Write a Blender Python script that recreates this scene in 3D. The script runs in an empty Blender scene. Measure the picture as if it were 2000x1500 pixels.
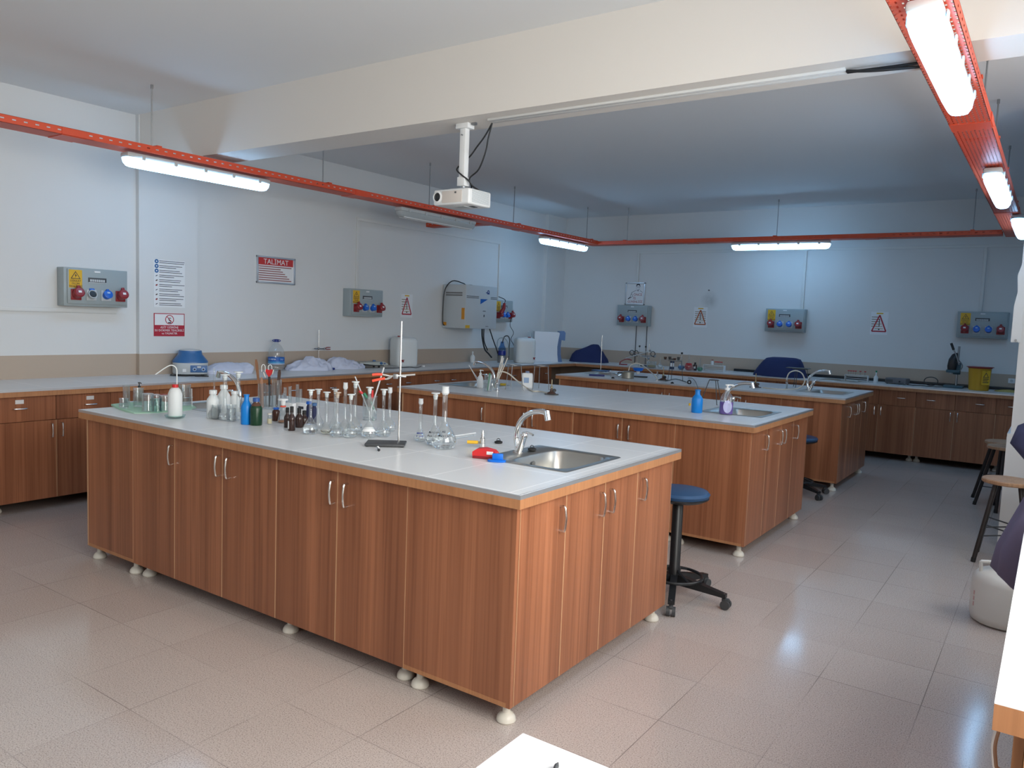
import bpy, bmesh, math, random
from mathutils import Vector, Matrix
PI = math.pi
SC = bpy.context.scene
COL = SC.collection
random.seed(7)

# ------------------------------------------------------------ camera
CAM = Vector((6.7750, -11.0166, 1.5365))
RT = Vector((0.81774955, 0.57433203, 0.03779404))
UPV = Vector((-0.07940838, 0.04754104, 0.99570787))
FW = Vector((-0.57007016, 0.81724082, -0.08448344))
FPX = 1516.5
cd_ = bpy.data.cameras.new('camera'); cam = bpy.data.objects.new('camera', cd_); COL.objects.link(cam)
cd_.sensor_fit = 'HORIZONTAL'; cd_.sensor_width = 36; cd_.lens = FPX * 36 / 2000; cd_.clip_start = 0.05
R3 = Matrix((RT, UPV, -FW)).transposed()
cam.matrix_world = Matrix.Translation(CAM) @ R3.to_4x4()
SC.camera = cam
# ------------------------------------------------------------ view, world, daylight
SC.view_settings.view_transform = 'Standard'; SC.view_settings.look = 'None'
SC.view_settings.gamma = 1; SC.view_settings.use_curve_mapping = False
SC.view_settings.exposure = 0.25
SC.render.film_transparent = False
w = bpy.data.worlds.new('sky'); SC.world = w; w.use_nodes = True
w.node_tree.nodes['Background'].inputs[0].default_value = (0.75, 0.86, 1, 1)
w.node_tree.nodes['Background'].inputs[1].default_value = 1.2

def area(name, loc, rot, sx, sy, power, col):
    l = bpy.data.lights.new(name, 'AREA'); l.shape = 'RECTANGLE'; l.size = sx; l.size_y = sy
    l.energy = power; l.color = col
    o = bpy.data.objects.new(name, l); COL.objects.link(o); o.location = loc; o.rotation_euler = rot
    return o
DAY = (1.0, 0.93, 0.86)
area('daylight_window_1', (7.72, -9.65, 1.95), (0, math.radians(90), 0), 1.9, 2.7, 236, DAY)
area('daylight_window_2', (7.72, -6.2, 1.95), (0, math.radians(90), 0), 1.9, 1.6, 48, DAY)
area('daylight_window_3', (3.2, -13.2, 1.95), (math.radians(90), 0, 0), 4.6, 1.9, 2, DAY)

# ------------------------------------------------------------ pixel -> point helpers (the place was surveyed from the photo)
def ray(u, v): return FW + RT * ((u - 1000) / FPX) - UPV * ((v - 750) / FPX)
def at(u, v, z=0.9):
    q = ray(u, v); return CAM + q * ((z - CAM.z) / q.z)
def pv(u, v, p):           # point above ground point p seen at u, v (vertical plane facing the camera)
    q = ray(u, v); g = Vector((p[0] - CAM.x, p[1] - CAM.y, 0)); L = g.length; g.normalize()
    return CAM + q * (L / (q.x * g.x + q.y * g.y))
def spec(u, vb, vt, wpx, z=0.9):
    p = at(u, vb, z); dep = (p - CAM).dot(FW); r = wpx / 2 * dep / FPX
    g = p - CAM; g.z = 0; g.normalize(); q = p + g * r
    return q.x, q.y, r, pv(u, vt, q).z - z

# ------------------------------------------------------------ materials
MATS = {}
def P(name, col, rough=0.5, metal=0.0, emis=None, es=0, spec_=0.5, coat=0, trans=0, alpha=1):
    if name in MATS: return MATS[name]
    m = bpy.data.materials.new(name); m.use_nodes = True; b = m.node_tree.nodes['Principled BSDF']
    b.inputs['Base Color'].default_value = (*col, 1); b.inputs['Roughness'].default_value = rough
    b.inputs['Metallic'].default_value = metal; b.inputs['Specular IOR Level'].default_value = spec_
    b.inputs['Coat Weight'].default_value = coat; b.inputs['Transmission Weight'].default_value = trans
    if emis: b.inputs['Emission Color'].default_value = (*emis, 1); b.inputs['Emission Strength'].default_value = es
    MATS[name] = m; return m
def nt(m): return m.node_tree.nodes, m.node_tree.links
def N(m, t, **k):
    n = m.node_tree.nodes.new(t)
    for a, b in k.items(): setattr(n, a, b)
    return n
def math_(m, op, a, b=None, c=None):
    n = N(m, 'ShaderNodeMath', operation=op)
    for i, v in enumerate((a, b, c)):
        if v is None: continue
        if isinstance(v, (int, float)): n.inputs[i].default_value = v
        else: m.node_tree.links.new(v, n.inputs[i])
    return n.outputs[0]
def mixc(m, f, a, b):
    n = N(m, 'ShaderNodeMix', data_type='RGBA')
    for s, v in ((n.inputs[0], f), (n.inputs[6], a), (n.inputs[7], b)):
        if isinstance(v, tuple): s.default_value = (*v, 1)
        elif isinstance(v, (int, float)): s.default_value = v
        else: m.node_tree.links.new(v, s)
    return n.outputs[2]

def wood_mat(name, dark, light, rough=0.38, streak=1.0):
    m = P(name, light, rough); n, l = nt(m); b = n['Principled BSDF']
    tc = N(m, 'ShaderNodeTexCoord'); oi = N(m, 'ShaderNodeObjectInfo')
    ml = math_(m, 'MULTIPLY', oi.outputs['Random'], 40.0)
    mp = N(m, 'ShaderNodeMapping'); l.new(tc.outputs['Object'], mp.inputs[0]); mp.inputs[3].default_value = (1, 1, 0.013)
    cb = N(m, 'ShaderNodeCombineXYZ'); l.new(ml, cb.inputs[0]); l.new(ml, cb.inputs[1]); l.new(cb.outputs[0], mp.inputs[1])
    n1 = N(m, 'ShaderNodeTexNoise'); n1.inputs['Scale'].default_value = 9; n1.inputs['Detail'].default_value = 3; l.new(mp.outputs[0], n1.inputs[0])
    n2 = N(m, 'ShaderNodeTexNoise'); n2.inputs['Scale'].default_value = 85; n2.inputs['Detail'].default_value = 5; n2.inputs['Distortion'].default_value = .4; l.new(mp.outputs[0], n2.inputs[0])
    r1 = N(m, 'ShaderNodeValToRGB'); r1.color_ramp.elements[0].position = 0.3; r1.color_ramp.elements[1].position = 0.68
    r1.color_ramp.elements[0].color = (*dark, 1); r1.color_ramp.elements[1].color = (*light, 1); l.new(n1.outputs[0], r1.inputs[0])
    r2 = N(m, 'ShaderNodeValToRGB'); r2.color_ramp.elements[0].position = 0.36; r2.color_ramp.elements[1].position = 0.55
    r2.color_ramp.elements[0].color = (0.62, 0.56, 0.5, 1); r2.color_ramp.elements[1].color = (1, 1, 1, 1); l.new(n2.outputs[0], r2.inputs[0])
    mx = N(m, 'ShaderNodeMix', data_type='RGBA', blend_type='MULTIPLY'); mx.inputs[0].default_value = streak
    l.new(r1.outputs[0], mx.inputs[6]); l.new(r2.outputs[0], mx.inputs[7]); l.new(mx.outputs[2], b.inputs['Base Color'])
    return m
WOOD = wood_mat('walnut_laminate', (0.255, 0.092, 0.042), (0.43, 0.168, 0.080), 0.34, 0.6)
WEDGE = wood_mat('laminate_edging', (0.42, 0.19, 0.085), (0.50, 0.235, 0.105), 0.4, 0.3)
WSTOOL = wood_mat('pale_wood', (0.40, 0.22, 0.12), (0.52, 0.31, 0.18), 0.45, 0.5)

def top_mat():
    m = P('white_laminate_top', (0.7, 0.72, 0.74), 0.28); n, l = nt(m); b = n['Principled BSDF']
    g = N(m, 'ShaderNodeNewGeometry'); sx = N(m, 'ShaderNodeSeparateXYZ'); l.new(g.outputs['Position'], sx.inputs[0])
    fx = math_(m, 'FRACT', math_(m, 'MULTIPLY', math_(m, 'ADD', sx.outputs[0], -4.375 + 40), 2.5))
    fy = math_(m, 'FRACT', math_(m, 'MULTIPLY', math_(m, 'ADD', sx.outputs[1], 8.318 + 40), 2.5))
    li = math_(m, 'MAXIMUM', math_(m, 'LESS_THAN', fx, 0.015), math_(m, 'LESS_THAN', fy, 0.015))
    nz = N(m, 'ShaderNodeTexNoise'); nz.inputs['Scale'].default_value = 3; nz.inputs['Detail'].default_value = 5; l.new(g.outputs['Position'], nz.inputs[0])
    base = mixc(m, nz.outputs[0], (0.69, 0.71, 0.72), (0.75, 0.76, 0.77))
    l.new(mixc(m, li, base, (0.97, 0.97, 0.97)), b.inputs['Base Color'])
    return m
TOP = top_mat()

def floor_mat():
    m = P('terrazzo_tiles', (0.4, 0.36, 0.34), 0.16); n, l = nt(m); b = n['Principled BSDF']
    g = N(m, 'ShaderNodeNewGeometry'); sx = N(m, 'ShaderNodeSeparateXYZ'); l.new(g.outputs['Position'], sx.inputs[0])
    ax = math_(m, 'DIVIDE', math_(m, 'ADD', sx.outputs[0], -5.215 + 40.5), 0.405)
    ay = math_(m, 'DIVIDE', math_(m, 'ADD', sx.outputs[1], 8.285 + 40.5), 0.405)
    fx = math_(m, 'FRACT', ax); fy = math_(m, 'FRACT', ay)
    li = math_(m, 'MAXIMUM', math_(m, 'LESS_THAN', fx, 0.0085), math_(m, 'LESS_THAN', fy, 0.0085))
    cb = N(m, 'ShaderNodeCombineXYZ'); l.new(math_(m, 'FLOOR', ax), cb.inputs[0]); l.new(math_(m, 'FLOOR', ay), cb.inputs[1])
    wn = N(m, 'ShaderNodeTexWhiteNoise'); l.new(cb.outputs[0], wn.inputs[0])
    tile = mixc(m, wn.outputs[0], (0.535, 0.455, 0.418), (0.575, 0.50, 0.462))
    v = N(m, 'ShaderNodeTexNoise'); v.inputs['Scale'].default_value = 200; v.inputs['Detail'].default_value = 2; v.inputs['Roughness'].default_value = 0.7; l.new(g.outputs['Position'], v.inputs[0])
    d1 = N(m, 'ShaderNodeMapRange'); d1.inputs[1].default_value = 0.34; d1.inputs[2].default_value = 0.46; d1.inputs[3].default_value = 0.8; d1.inputs[4].default_value = 0; l.new(v.outputs[0], d1.inputs[0])
    d2 = N(m, 'ShaderNodeMapRange'); d2.inputs[1].default_value = 0.55; d2.inputs[2].default_value = 0.68; d2.inputs[3].default_value = 0; d2.inputs[4].default_value = 0.75; l.new(v.outputs[0], d2.inputs[0])
    c = mixc(m, d1.outputs[0], tile, (0.19, 0.16, 0.15)); c = mixc(m, d2.outputs[0], c, (0.72, 0.67, 0.63))
    big = N(m, 'ShaderNodeTexNoise'); big.inputs['Scale'].default_value = 1.3; big.inputs['Detail'].default_value = 4; l.new(g.outputs['Position'], big.inputs[0])
    dirt = N(m, 'ShaderNodeMapRange'); dirt.inputs[1].default_value = 0.35; dirt.inputs[2].default_value = 0.7; dirt.inputs[3].default_value = 0.0; dirt.inputs[4].default_value = 0.16; l.new(big.outputs[0], dirt.inputs[0])
    c = mixc(m, dirt.outputs[0], c, (0.30, 0.25, 0.22))
    jn = N(m, 'ShaderNodeMapRange'); jn.inputs[1].default_value = .4; jn.inputs[2].default_value = .62; jn.inputs[3].default_value = .08; jn.inputs[4].default_value = .85; l.new(big.outputs[0], jn.inputs[0]); jf = jn.outputs[0]
    l.new(mixc(m, math_(m, 'MULTIPLY', li, jf), c, (0.20, 0.17, 0.16)), b.inputs['Base Color'])
    rr = N(m, 'ShaderNodeMapRange'); rr.inputs[3].default_value = 0.08; rr.inputs[4].default_value = 0.19; l.new(big.outputs[0], rr.inputs[0]); l.new(rr.outputs[0], b.inputs['Roughness'])
    return m
FLOOR = floor_mat()

def wall_mat():
    m = P('wall_paint', (0.72, 0.72, 0.71), 0.6); n, l = nt(m); b = n['Principled BSDF']
    g = N(m, 'ShaderNodeNewGeometry'); sx = N(m, 'ShaderNodeSeparateXYZ'); l.new(g.outputs['Position'], sx.inputs[0])
    li = math_(m, 'LESS_THAN', sx.outputs[2], 1.09)
    nz = N(m, 'ShaderNodeTexNoise'); nz.inputs['Scale'].default_value = 1.5; nz.inputs['Detail'].default_value = 4; l.new(g.outputs['Position'], nz.inputs[0])
    a = mixc(m, nz.outputs[0], (0.665, 0.67, 0.665), (0.71, 0.715, 0.705))
    vd = N(m, 'ShaderNodeVectorMath', operation='DISTANCE'); l.new(g.outputs['Position'], vd.inputs[0]); vd.inputs[1].default_value = (2.56, 0, 1.90)
    sn_ = N(m, 'ShaderNodeTexNoise'); sn_.inputs['Scale'].default_value = 14; sn_.inputs['Detail'].default_value = 5; l.new(g.outputs['Position'], sn_.inputs[0])
    sm = math_(m, 'MULTIPLY', math_(m, 'MAXIMUM', math_(m, 'SUBTRACT', 1.0, math_(m, 'MULTIPLY', vd.outputs['Value'], 6.5)), 0.0), math_(m, 'MULTIPLY', sn_.outputs[0], 0.9))
    a = mixc(m, sm, a, (0.25, 0.27, 0.26))
    l.new(mixc(m, li, a, (0.47, 0.375, 0.295)), b.inputs['Base Color'])
    return m
WALL = wall_mat()
CEIL = P('ceiling_paint', (0.76, 0.765, 0.765), 0.8)
BEAM = P('beam_paint', (0.74, 0.70, 0.65), 0.7)

def tray_mat():
    m = P('perforated_red_steel', (0.70, 0.083, 0.030), 0.42, 0.0); n, l = nt(m); b = n['Principled BSDF']
    tc = N(m, 'ShaderNodeTexCoord'); sx = N(m, 'ShaderNodeSeparateXYZ'); l.new(tc.outputs['Object'], sx.inputs[0])
    g = N(m, 'ShaderNodeNewGeometry'); sn = N(m, 'ShaderNodeSeparateXYZ'); l.new(g.outputs['True Normal'], sn.inputs[0])
    isb = math_(m, 'GREATER_THAN', math_(m, 'ABSOLUTE', sn.outputs[2]), 0.6)
    X, Y, Z = sx.outputs
    row = math_(m, 'MULTIPLY', Y, 1 / 0.02)
    off = math_(m, 'MULTIPLY', math_(m, 'MODULO', math_(m, 'FLOOR', math_(m, 'ADD', row, 100)), 2.0), 0.5)
    hx = math_(m, 'LESS_THAN', math_(m, 'ABSOLUTE', math_(m, 'SUBTRACT', math_(m, 'FRACT', math_(m, 'ADD', math_(m, 'MULTIPLY', X, 1 / 0.042), off)), 0.5)), 0.24)
    hy = math_(m, 'LESS_THAN', math_(m, 'ABSOLUTE', math_(m, 'SUBTRACT', math_(m, 'FRACT', row), 0.5)), 0.18)
    hb = math_(m, 'MULTIPLY', hx, hy)
    sxx = math_(m, 'LESS_THAN', math_(m, 'ABSOLUTE', math_(m, 'SUBTRACT', math_(m, 'FRACT', math_(m, 'MULTIPLY', X, 1 / 0.07)), 0.5)), 0.17)
    sz = math_(m, 'LESS_THAN', math_(m, 'ABSOLUTE', math_(m, 'SUBTRACT', Z, 0.028)), 0.0042)
    hs = math_(m, 'MULTIPLY', sxx, sz)
    hole = math_(m, 'ADD', math_(m, 'MULTIPLY', isb, hb), math_(m, 'MULTIPLY', math_(m, 'SUBTRACT', 1.0, isb), hs))
    l.new(math_(m, 'SUBTRACT', 1.0, hole), b.inputs['Alpha'])
    return m
TRAY = tray_mat()
RED_SOLID = P('red_steel', (0.70, 0.083, 0.030), 0.42)

def glass(name, tint=(0.95, 0.97, 0.97), k=0.75, base=0.05, rough=0.03, diff=0.0):
    if name in MATS: return MATS[name]
    m = bpy.data.materials.new(name); m.use_nodes = True; n, l = nt(m); n.clear()
    out = n.new('ShaderNodeOutputMaterial'); tr = n.new('ShaderNodeBsdfTransparent'); gl = n.new('ShaderNodeBsdfGlossy')
    tr.inputs[0].default_value = (*tint, 1); gl.inputs['Roughness'].default_value = rough; gl.inputs[0].default_value = (0.95, 0.97, 1, 1)
    lw = n.new('ShaderNodeLayerWeight'); lw.inputs[0].default_value = 0.4
    p = math_(m, 'POWER', lw.outputs['Facing'], 2.4); f = math_(m, 'MULTIPLY_ADD', p, k, base)
    mx = n.new('ShaderNodeMixShader'); l.new(f, mx.inputs[0]); l.new(tr.outputs[0], mx.inputs[1]); l.new(gl.outputs[0], mx.inputs[2])
    res = mx.outputs[0]
    if diff:
        df = n.new('ShaderNodeBsdfDiffuse'); df.inputs[0].default_value = (0.85, 0.87, 0.88, 1)
        m2 = n.new('ShaderNodeMixShader'); m2.inputs[0].default_value = diff; l.new(res, m2.inputs[1]); l.new(df.outputs[0], m2.inputs[2]); res = m2.outputs[0]
    l.new(res, out.inputs[0]); MATS[name] = m; return m
GLASS = glass('clear_glass', (0.90, 0.92, 0.92), k=0.95, base=0.07, diff=0.035)
GFROST = glass('ground_glass', (0.9, 0.92, 0.92), diff=0.6, rough=0.4)
GPLAS = glass('clear_plastic', (0.92, 0.94, 0.95), k=0.5, rough=0.1, diff=0.06)
GAMBER = glass('amber_glass', (0.10, 0.035, 0.02), k=0.6)
GBLUE = glass('blue_tint_glass', (0.35, 0.55, 0.8), k=0.5)
GGREENISH = glass('greenish_glass', (0.82, 0.93, 0.90))
WATER = P('water', (0.97, 0.99, 1), 0.0, trans=1); WATER.node_tree.nodes['Principled BSDF'].inputs['IOR'].default_value = 1.33
TRANSL = P('translucent_polythene', (0.70, 0.73, 0.73), 0.45, spec_=0.4)
TRANSL.node_tree.nodes['Principled BSDF'].inputs['Subsurface Weight'].default_value = 0.0
WHITEP = P('white_plastic', (0.78, 0.79, 0.79), 0.35)
CREAM = P('cream_plastic', (0.70, 0.66, 0.58), 0.4)
CHROME = P('chrome', (0.78, 0.79, 0.8), 0.08, 1)
STEEL = P('brushed_steel', (0.74, 0.73, 0.71), 0.25, 1)
DSTEEL = P('dull_steel', (0.35, 0.36, 0.37), 0.4, 1)
ALU = P('aluminium_trim', (0.62, 0.64, 0.67), 0.35, 0.8)
BLACK = P('black_plastic', (0.012, 0.013, 0.015), 0.4)
BLACKR = P('black_rubber', (0.012, 0.012, 0.013), 0.65)
DGREY = P('dark_grey', (0.055, 0.058, 0.062), 0.5)
GREY = P('grey_cabinet_paint', (0.33, 0.38, 0.39), 0.4)
LGREY = P('light_grey_paint', (0.50, 0.53, 0.54), 0.4)
REDS = P('socket_red', (0.27, 0.018, 0.022), 0.35)
REDP = P('bright_red', (0.58, 0.02, 0.022), 0.35)
ORED = P('orange_red_rubber', (0.85, 0.09, 0.045), 0.4)
BLUES = P('socket_blue', (0.012, 0.13, 0.58), 0.35)
BLUEB = P('bottle_blue', (0.0, 0.20, 0.62), 0.4)
NAVY = P('navy_cloth', (0.012, 0.022, 0.095), 0.85)
PURP = P('slate_purple_cloth', (0.125, 0.112, 0.19), 0.9)
NAVYF = P('dark_navy_cloth', (0.03, 0.035, 0.09), 0.9)
YEL = P('sticker_yellow', (0.72, 0.42, 0.02), 0.5)
BINY = P('bin_yellow', (0.52, 0.28, 0.012), 0.4)
PAPER = P('white_paper', (0.78, 0.79, 0.8), 0.6)
CLOTH = P('white_cotton', (0.60, 0.63, 0.76), 0.9)
SIGNR = P('sign_red', (0.42, 0.018, 0.04), 0.5)
TITR = P('title_red', (0.52, 0.035, 0.035), 0.5)
INK = P('ink', (0.02, 0.025, 0.04), 0.6)
LCD_BLUE = P('panel_blue', (0.045, 0.13, 0.30), 0.4)
CENT = P('centrifuge_blue', (0.03, 0.13, 0.33), 0.35)
VINYL = P('blue_vinyl', (0.018, 0.062, 0.15), 0.42)
GREENL = P('green_net', (0.003, 0.036, 0.012), 0.35)
GREEN = P('green_plastic', (0.01, 0.21, 0.1), 0.4)
PALEG = P('pale_green_cloth', (0.42, 0.66, 0.5), 0.85)
BROWN = P('brown_wood_tool', (0.24, 0.11, 0.055), 0.6)
DBROWN = P('dark_brown', (0.07, 0.035, 0.025), 0.5)
PURL = P('purple_liquid', (0.11, 0.035, 0.33), 0.15)
BRASS = P('brass', (0.45, 0.38, 0.25), 0.3, 1)
HOSE = P('cream_hose', (0.62, 0.58, 0.50), 0.45)
TEAL = P('teal_cast_iron', (0.04, 0.10, 0.13), 0.45)
FOOT = P('foot_cream', (0.72, 0.68, 0.60), 0.35)
DIFF_ON = P('lit_diffuser', (0.9, 0.9, 0.9), 0.4, emis=(0.31, 0.62, 1.0), es=12.0)
DIFF_OFF = P('unlit_diffuser', (0.42, 0.45, 0.46), 0.2, coat=0.3)

# ------------------------------------------------------------ mesh builder
class MB:
    def __init__(s): s.bm = bmesh.new(); s.mats = []
    def mi(s, m):
        if m not in s.mats: s.mats.append(m)
        return s.mats.index(m)
    def _fin(s, fs, m, M=None):
        i = s.mi(m)
        for f in fs: f.material_index = i
        if M is not None:
            vs = {v for f in fs for v in f.verts}
            for v in vs: v.co = M @ v.co
        return fs
    def box(s, x0, x1, y0, y1, z0, z1, m, bev=0, M=None, seg=2):
        v = [s.bm.verts.new((x, y, z)) for z in (z0, z1) for y in (y0, y1) for x in (x0, x1)]
        fs = [s.bm.faces.new([v[i] for i in q]) for q in ((0, 2, 3, 1), (4, 5, 7, 6), (0, 1, 5, 4), (2, 6, 7, 3), (0, 4, 6, 2), (1, 3, 7, 5))]
        if bev:
            es = list({e for f in fs for e in f.edges})
            r = bmesh.ops.bevel(s.bm, geom=es, offset=bev, segments=seg, affect='EDGES', profile=0.5)
            fs = [f for f in set(r['faces']) | {f for f in fs if f.is_valid} if f.is_valid]
            vs = {x for f in fs for x in f.verts}; fs = list({f for x in vs for f in x.link_faces})
        return s._fin(fs, m, M)
    def lathe(s, prof, m, c=(0, 0, 0), n=24, M=None, sx=1, sy=1):
        rings = []
        for r, z in prof:
            if r < 1e-6: rings.append([s.bm.verts.new((c[0], c[1], c[2] + z))])
            else: rings.append([s.bm.verts.new((c[0] + sx * r * math.cos(2 * PI * i / n), c[1] + sy * r * math.sin(2 * PI * i / n), c[2] + z)) for i in range(n)])
        fs = []
        for a, b in zip(rings, rings[1:]):
            if len(a) == 1 and len(b) == 1: continue
            for i in range(n):
                j = (i + 1) % n
                if len(a) == 1: fs.append(s.bm.faces.new((a[0], b[j], b[i])))
                elif len(b) == 1: fs.append(s.bm.faces.new((a[i], a[j], b[0])))
                else: fs.append(s.bm.faces.new((a[i], a[j], b[j], b[i])))
        return s._fin(fs, m, M)
    def cyl(s, r, z0, z1, m, c=(0, 0, 0), n=20, M=None, r2=None):
        r2 = r if r2 is None else r2
        return s.lathe([(0, z0), (r, z0), (r2, z1), (0, z1)], m, c, n, M)
    def ball(s, r, m, c=(0, 0, 0), n=18, sz=1, M=None):
        return s.lathe([(r * math.sin(PI * i / 10), -r * sz * math.cos(PI * i / 10)) for i in range(11)], m, c, n, M)
    def tube(s, pts, r, m, n=8, closed=False, smooth=0, M=None, r1=None):
        pts = [Vector(p) for p in pts]
        if smooth: pts = catmull(pts, smooth, closed)
        rings = []; N_ = len(pts); t0 = None; nrm = None
        for i, p in enumerate(pts):
            if closed: t = pts[(i + 1) % N_] - pts[i - 1]
            else: t = pts[min(i + 1, N_ - 1)] - pts[max(i - 1, 0)]
            t.normalize()
            if nrm is None: nrm = t.orthogonal().normalized()
            else: nrm = (nrm - t * nrm.dot(t)).normalized()
            bn = t.cross(nrm); rr = r if r1 is None else r + (r1 - r) * i / (N_ - 1)
            rings.append([s.bm.verts.new(p + nrm * rr * math.cos(2 * PI * k / n) + bn * rr * math.sin(2 * PI * k / n)) for k in range(n)])
        fs = []
        prs = list(zip(rings, rings[1:])) + ([(rings[-1], rings[0])] if closed else [])
        for a, b in prs:
            for k in range(n): fs.append(s.bm.faces.new((a[k], a[(k + 1) % n], b[(k + 1) % n], b[k])))
        if not closed:
            fs.append(s.bm.faces.new(rings[0][::-1])); fs.append(s.bm.faces.new(rings[-1]))
        return s._fin(fs, m, M)
    def prism(s, poly, d0, d1, m, M=None):      # poly in (x, z), extruded along y
        a = [s.bm.verts.new((x, d0, z)) for x, z in poly]; b = [s.bm.verts.new((x, d1, z)) for x, z in poly]
        fs = [s.bm.faces.new(a), s.bm.faces.new(b[::-1])]; n = len(a)
        for i in range(n): fs.append(s.bm.faces.new((a[i], b[i], b[(i + 1) % n], a[(i + 1) % n])))
        return s._fin(fs, m, M)
    def rings(s, levels, m, n=40, fold=None, M=None, e=2.0, cap=True):   # levels: (z, cx, cy, rx, ry)
        R = []
        for li, (z, cx, cy, rx, ry) in enumerate(levels):
            r = []
            for i in range(n):
                a = 2 * PI * i / n; ca, sa = math.cos(a), math.sin(a)
                x = abs(ca) ** (2 / e) * (1 if ca > 0 else -1); y = abs(sa) ** (2 / e) * (1 if sa > 0 else -1)
                f = 1 + (fold(a, li / max(1, len(levels) - 1)) if fold else 0)
                r.append(s.bm.verts.new((cx + x * rx * f, cy + y * ry * f, z)))
            R.append(r)
        fs = []
        for a, b in zip(R, R[1:]):
            for i in range(n): fs.append(s.bm.faces.new((a[i], a[(i + 1) % n], b[(i + 1) % n], b[i])))
        if cap: fs.append(s.bm.faces.new(R[0][::-1])); fs.append(s.bm.faces.new(R[-1]))
        return s._fin(fs, m, M)
    def slab(s, x0, x1, y0, y1, z0, z1, m, holes=(), mside=None):
        xs = sorted({x0, x1, *[h[0] for h in holes], *[h[1] for h in holes]}); ys = sorted({y0, y1, *[h[2] for h in holes], *[h[3] for h in holes]})
        V = {}
        def v(x, y, z):
            k = (round(x, 5), round(y, 5), z)
            if k not in V: V[k] = s.bm.verts.new((x, y, z))
            return V[k]
        def solid(i, j):
            if i < 0 or j < 0 or i >= len(xs) - 1 or j >= len(ys) - 1: return False
            cx, cy = (xs[i] + xs[i + 1]) / 2, (ys[j] + ys[j + 1]) / 2
            return not any(h[0] < cx < h[1] and h[2] < cy < h[3] for h in holes)
        ft, fsd = [], []
        for i in range(len(xs) - 1):
            for j in range(len(ys) - 1):
                if not solid(i, j): continue
                a, b, c, d = xs[i], xs[i + 1], ys[j], ys[j + 1]
                ft.append(s.bm.faces.new((v(a, c, z1), v(b, c, z1), v(b, d, z1), v(a, d, z1))))
                fsd.append(s.bm.faces.new((v(a, d, z0), v(b, d, z0), v(b, c, z0), v(a, c, z0))))
                if not solid(i - 1, j): fsd.append(s.bm.faces.new((v(a, c, z0), v(a, c, z1), v(a, d, z1), v(a, d, z0))))
                if not solid(i + 1, j): fsd.append(s.bm.faces.new((v(b, d, z0), v(b, d, z1), v(b, c, z1), v(b, c, z0))))
                if not solid(i, j - 1): fsd.append(s.bm.faces.new((v(b, c, z0), v(b, c, z1), v(a, c, z1), v(a, c, z0))))
                if not solid(i, j + 1): fsd.append(s.bm.faces.new((v(a, d, z0), v(a, d, z1), v(b, d, z1), v(b, d, z0))))
        s._fin(ft, m); s._fin(fsd, mside or m)
    def text(s, body, size, x, z, y, m, ext=0.0008, M=None, ax='CENTER', sx=1.0, off=0):   # faces -y
        cu = bpy.data.curves.new('lettering', 'FONT'); cu.body = body; cu.size = size; cu.align_x = ax; cu.align_y = 'CENTER'; cu.extrude = ext; cu.offset = off; cu.resolution_u = 2
        ob = bpy.data.objects.new('lettering', cu); me = bpy.data.meshes.new_from_object(ob)
        T_ = Matrix.Translation((x, y, z)) @ Matrix.Rotation(PI / 2, 4, 'X') @ Matrix.Diagonal((sx, 1, 1, 1))
        if M is not None: T_ = M @ T_
        me.transform(T_); k = len(s.bm.faces); s.bm.from_mesh(me); s.bm.faces.ensure_lookup_table()
        i = s.mi(m)
        for f in s.bm.faces[k:]: f.material_index = i
        bpy.data.objects.remove(ob); bpy.data.curves.remove(cu); bpy.data.meshes.remove(me)
    def build(s, name, parent=None, loc=None, smooth=True, ang=35, normals=True):
        if normals: bmesh.ops.recalc_face_normals(s.bm, faces=s.bm.faces)
        me = bpy.data.meshes.new(name); s.bm.to_mesh(me); s.bm.free()
        for m in s.mats: me.materials.append(m)
        if smooth:
            me.polygons.foreach_set('use_smooth', [True] * len(me.polygons)); me.set_sharp_from_angle(angle=math.radians(ang))
        o = bpy.data.objects.new(name, me); COL.objects.link(o)
        if loc is not None: o.location = loc
        if parent is not None: o.parent = parent
        return o
def catmull(pts, k, closed=False):
    n = len(pts); out = []
    rng = range(n if closed else n - 1)
    for i in rng:
        p0 = pts[i - 1] if (closed or i > 0) else pts[0] * 2 - pts[1]
        p1, p2 = pts[i], pts[(i + 1) % n]
        p3 = pts[(i + 2) % n] if (closed or i + 2 < n) else pts[-1] * 2 - pts[-2]
        for j in range(k):
            t = j / k
            out.append(0.5 * ((2 * p1) + (p2 - p0) * t + (2 * p0 - 5 * p1 + 4 * p2 - p3) * t * t + (3 * p1 - p0 - 3 * p2 + p3) * t ** 3))
    if not closed: out.append(pts[-1].copy())
    return out
def tag(o, label, cat, group=None):
    o['label'] = label; o['category'] = cat
    if group: o['group'] = group
    return o
def thing(name, loc, label, cat, group=None, rz=0.0):
    o = bpy.data.objects.new(name, None); o.empty_display_size = 0.05; COL.objects.link(o)
    o.location = loc; o.rotation_euler = (0, 0, rz); return tag(o, label, cat, group)
def struct(o): o['kind'] = 'structure'; return o
def dup(root, loc, rz=None, label=None, group=None):
    def cp(o, par):
        c = o.copy(); COL.objects.link(c)
        if par is not None: c.parent = par; c.matrix_parent_inverse = o.matrix_parent_inverse
        for ch in o.children: cp(ch, c)
        return c
    r = cp(root, None); r.location = loc
    if rz is not None: r.rotation_euler = (0, 0, rz)
    if label: r['label'] = label
    if group: r['group'] = group
    return r

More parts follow.
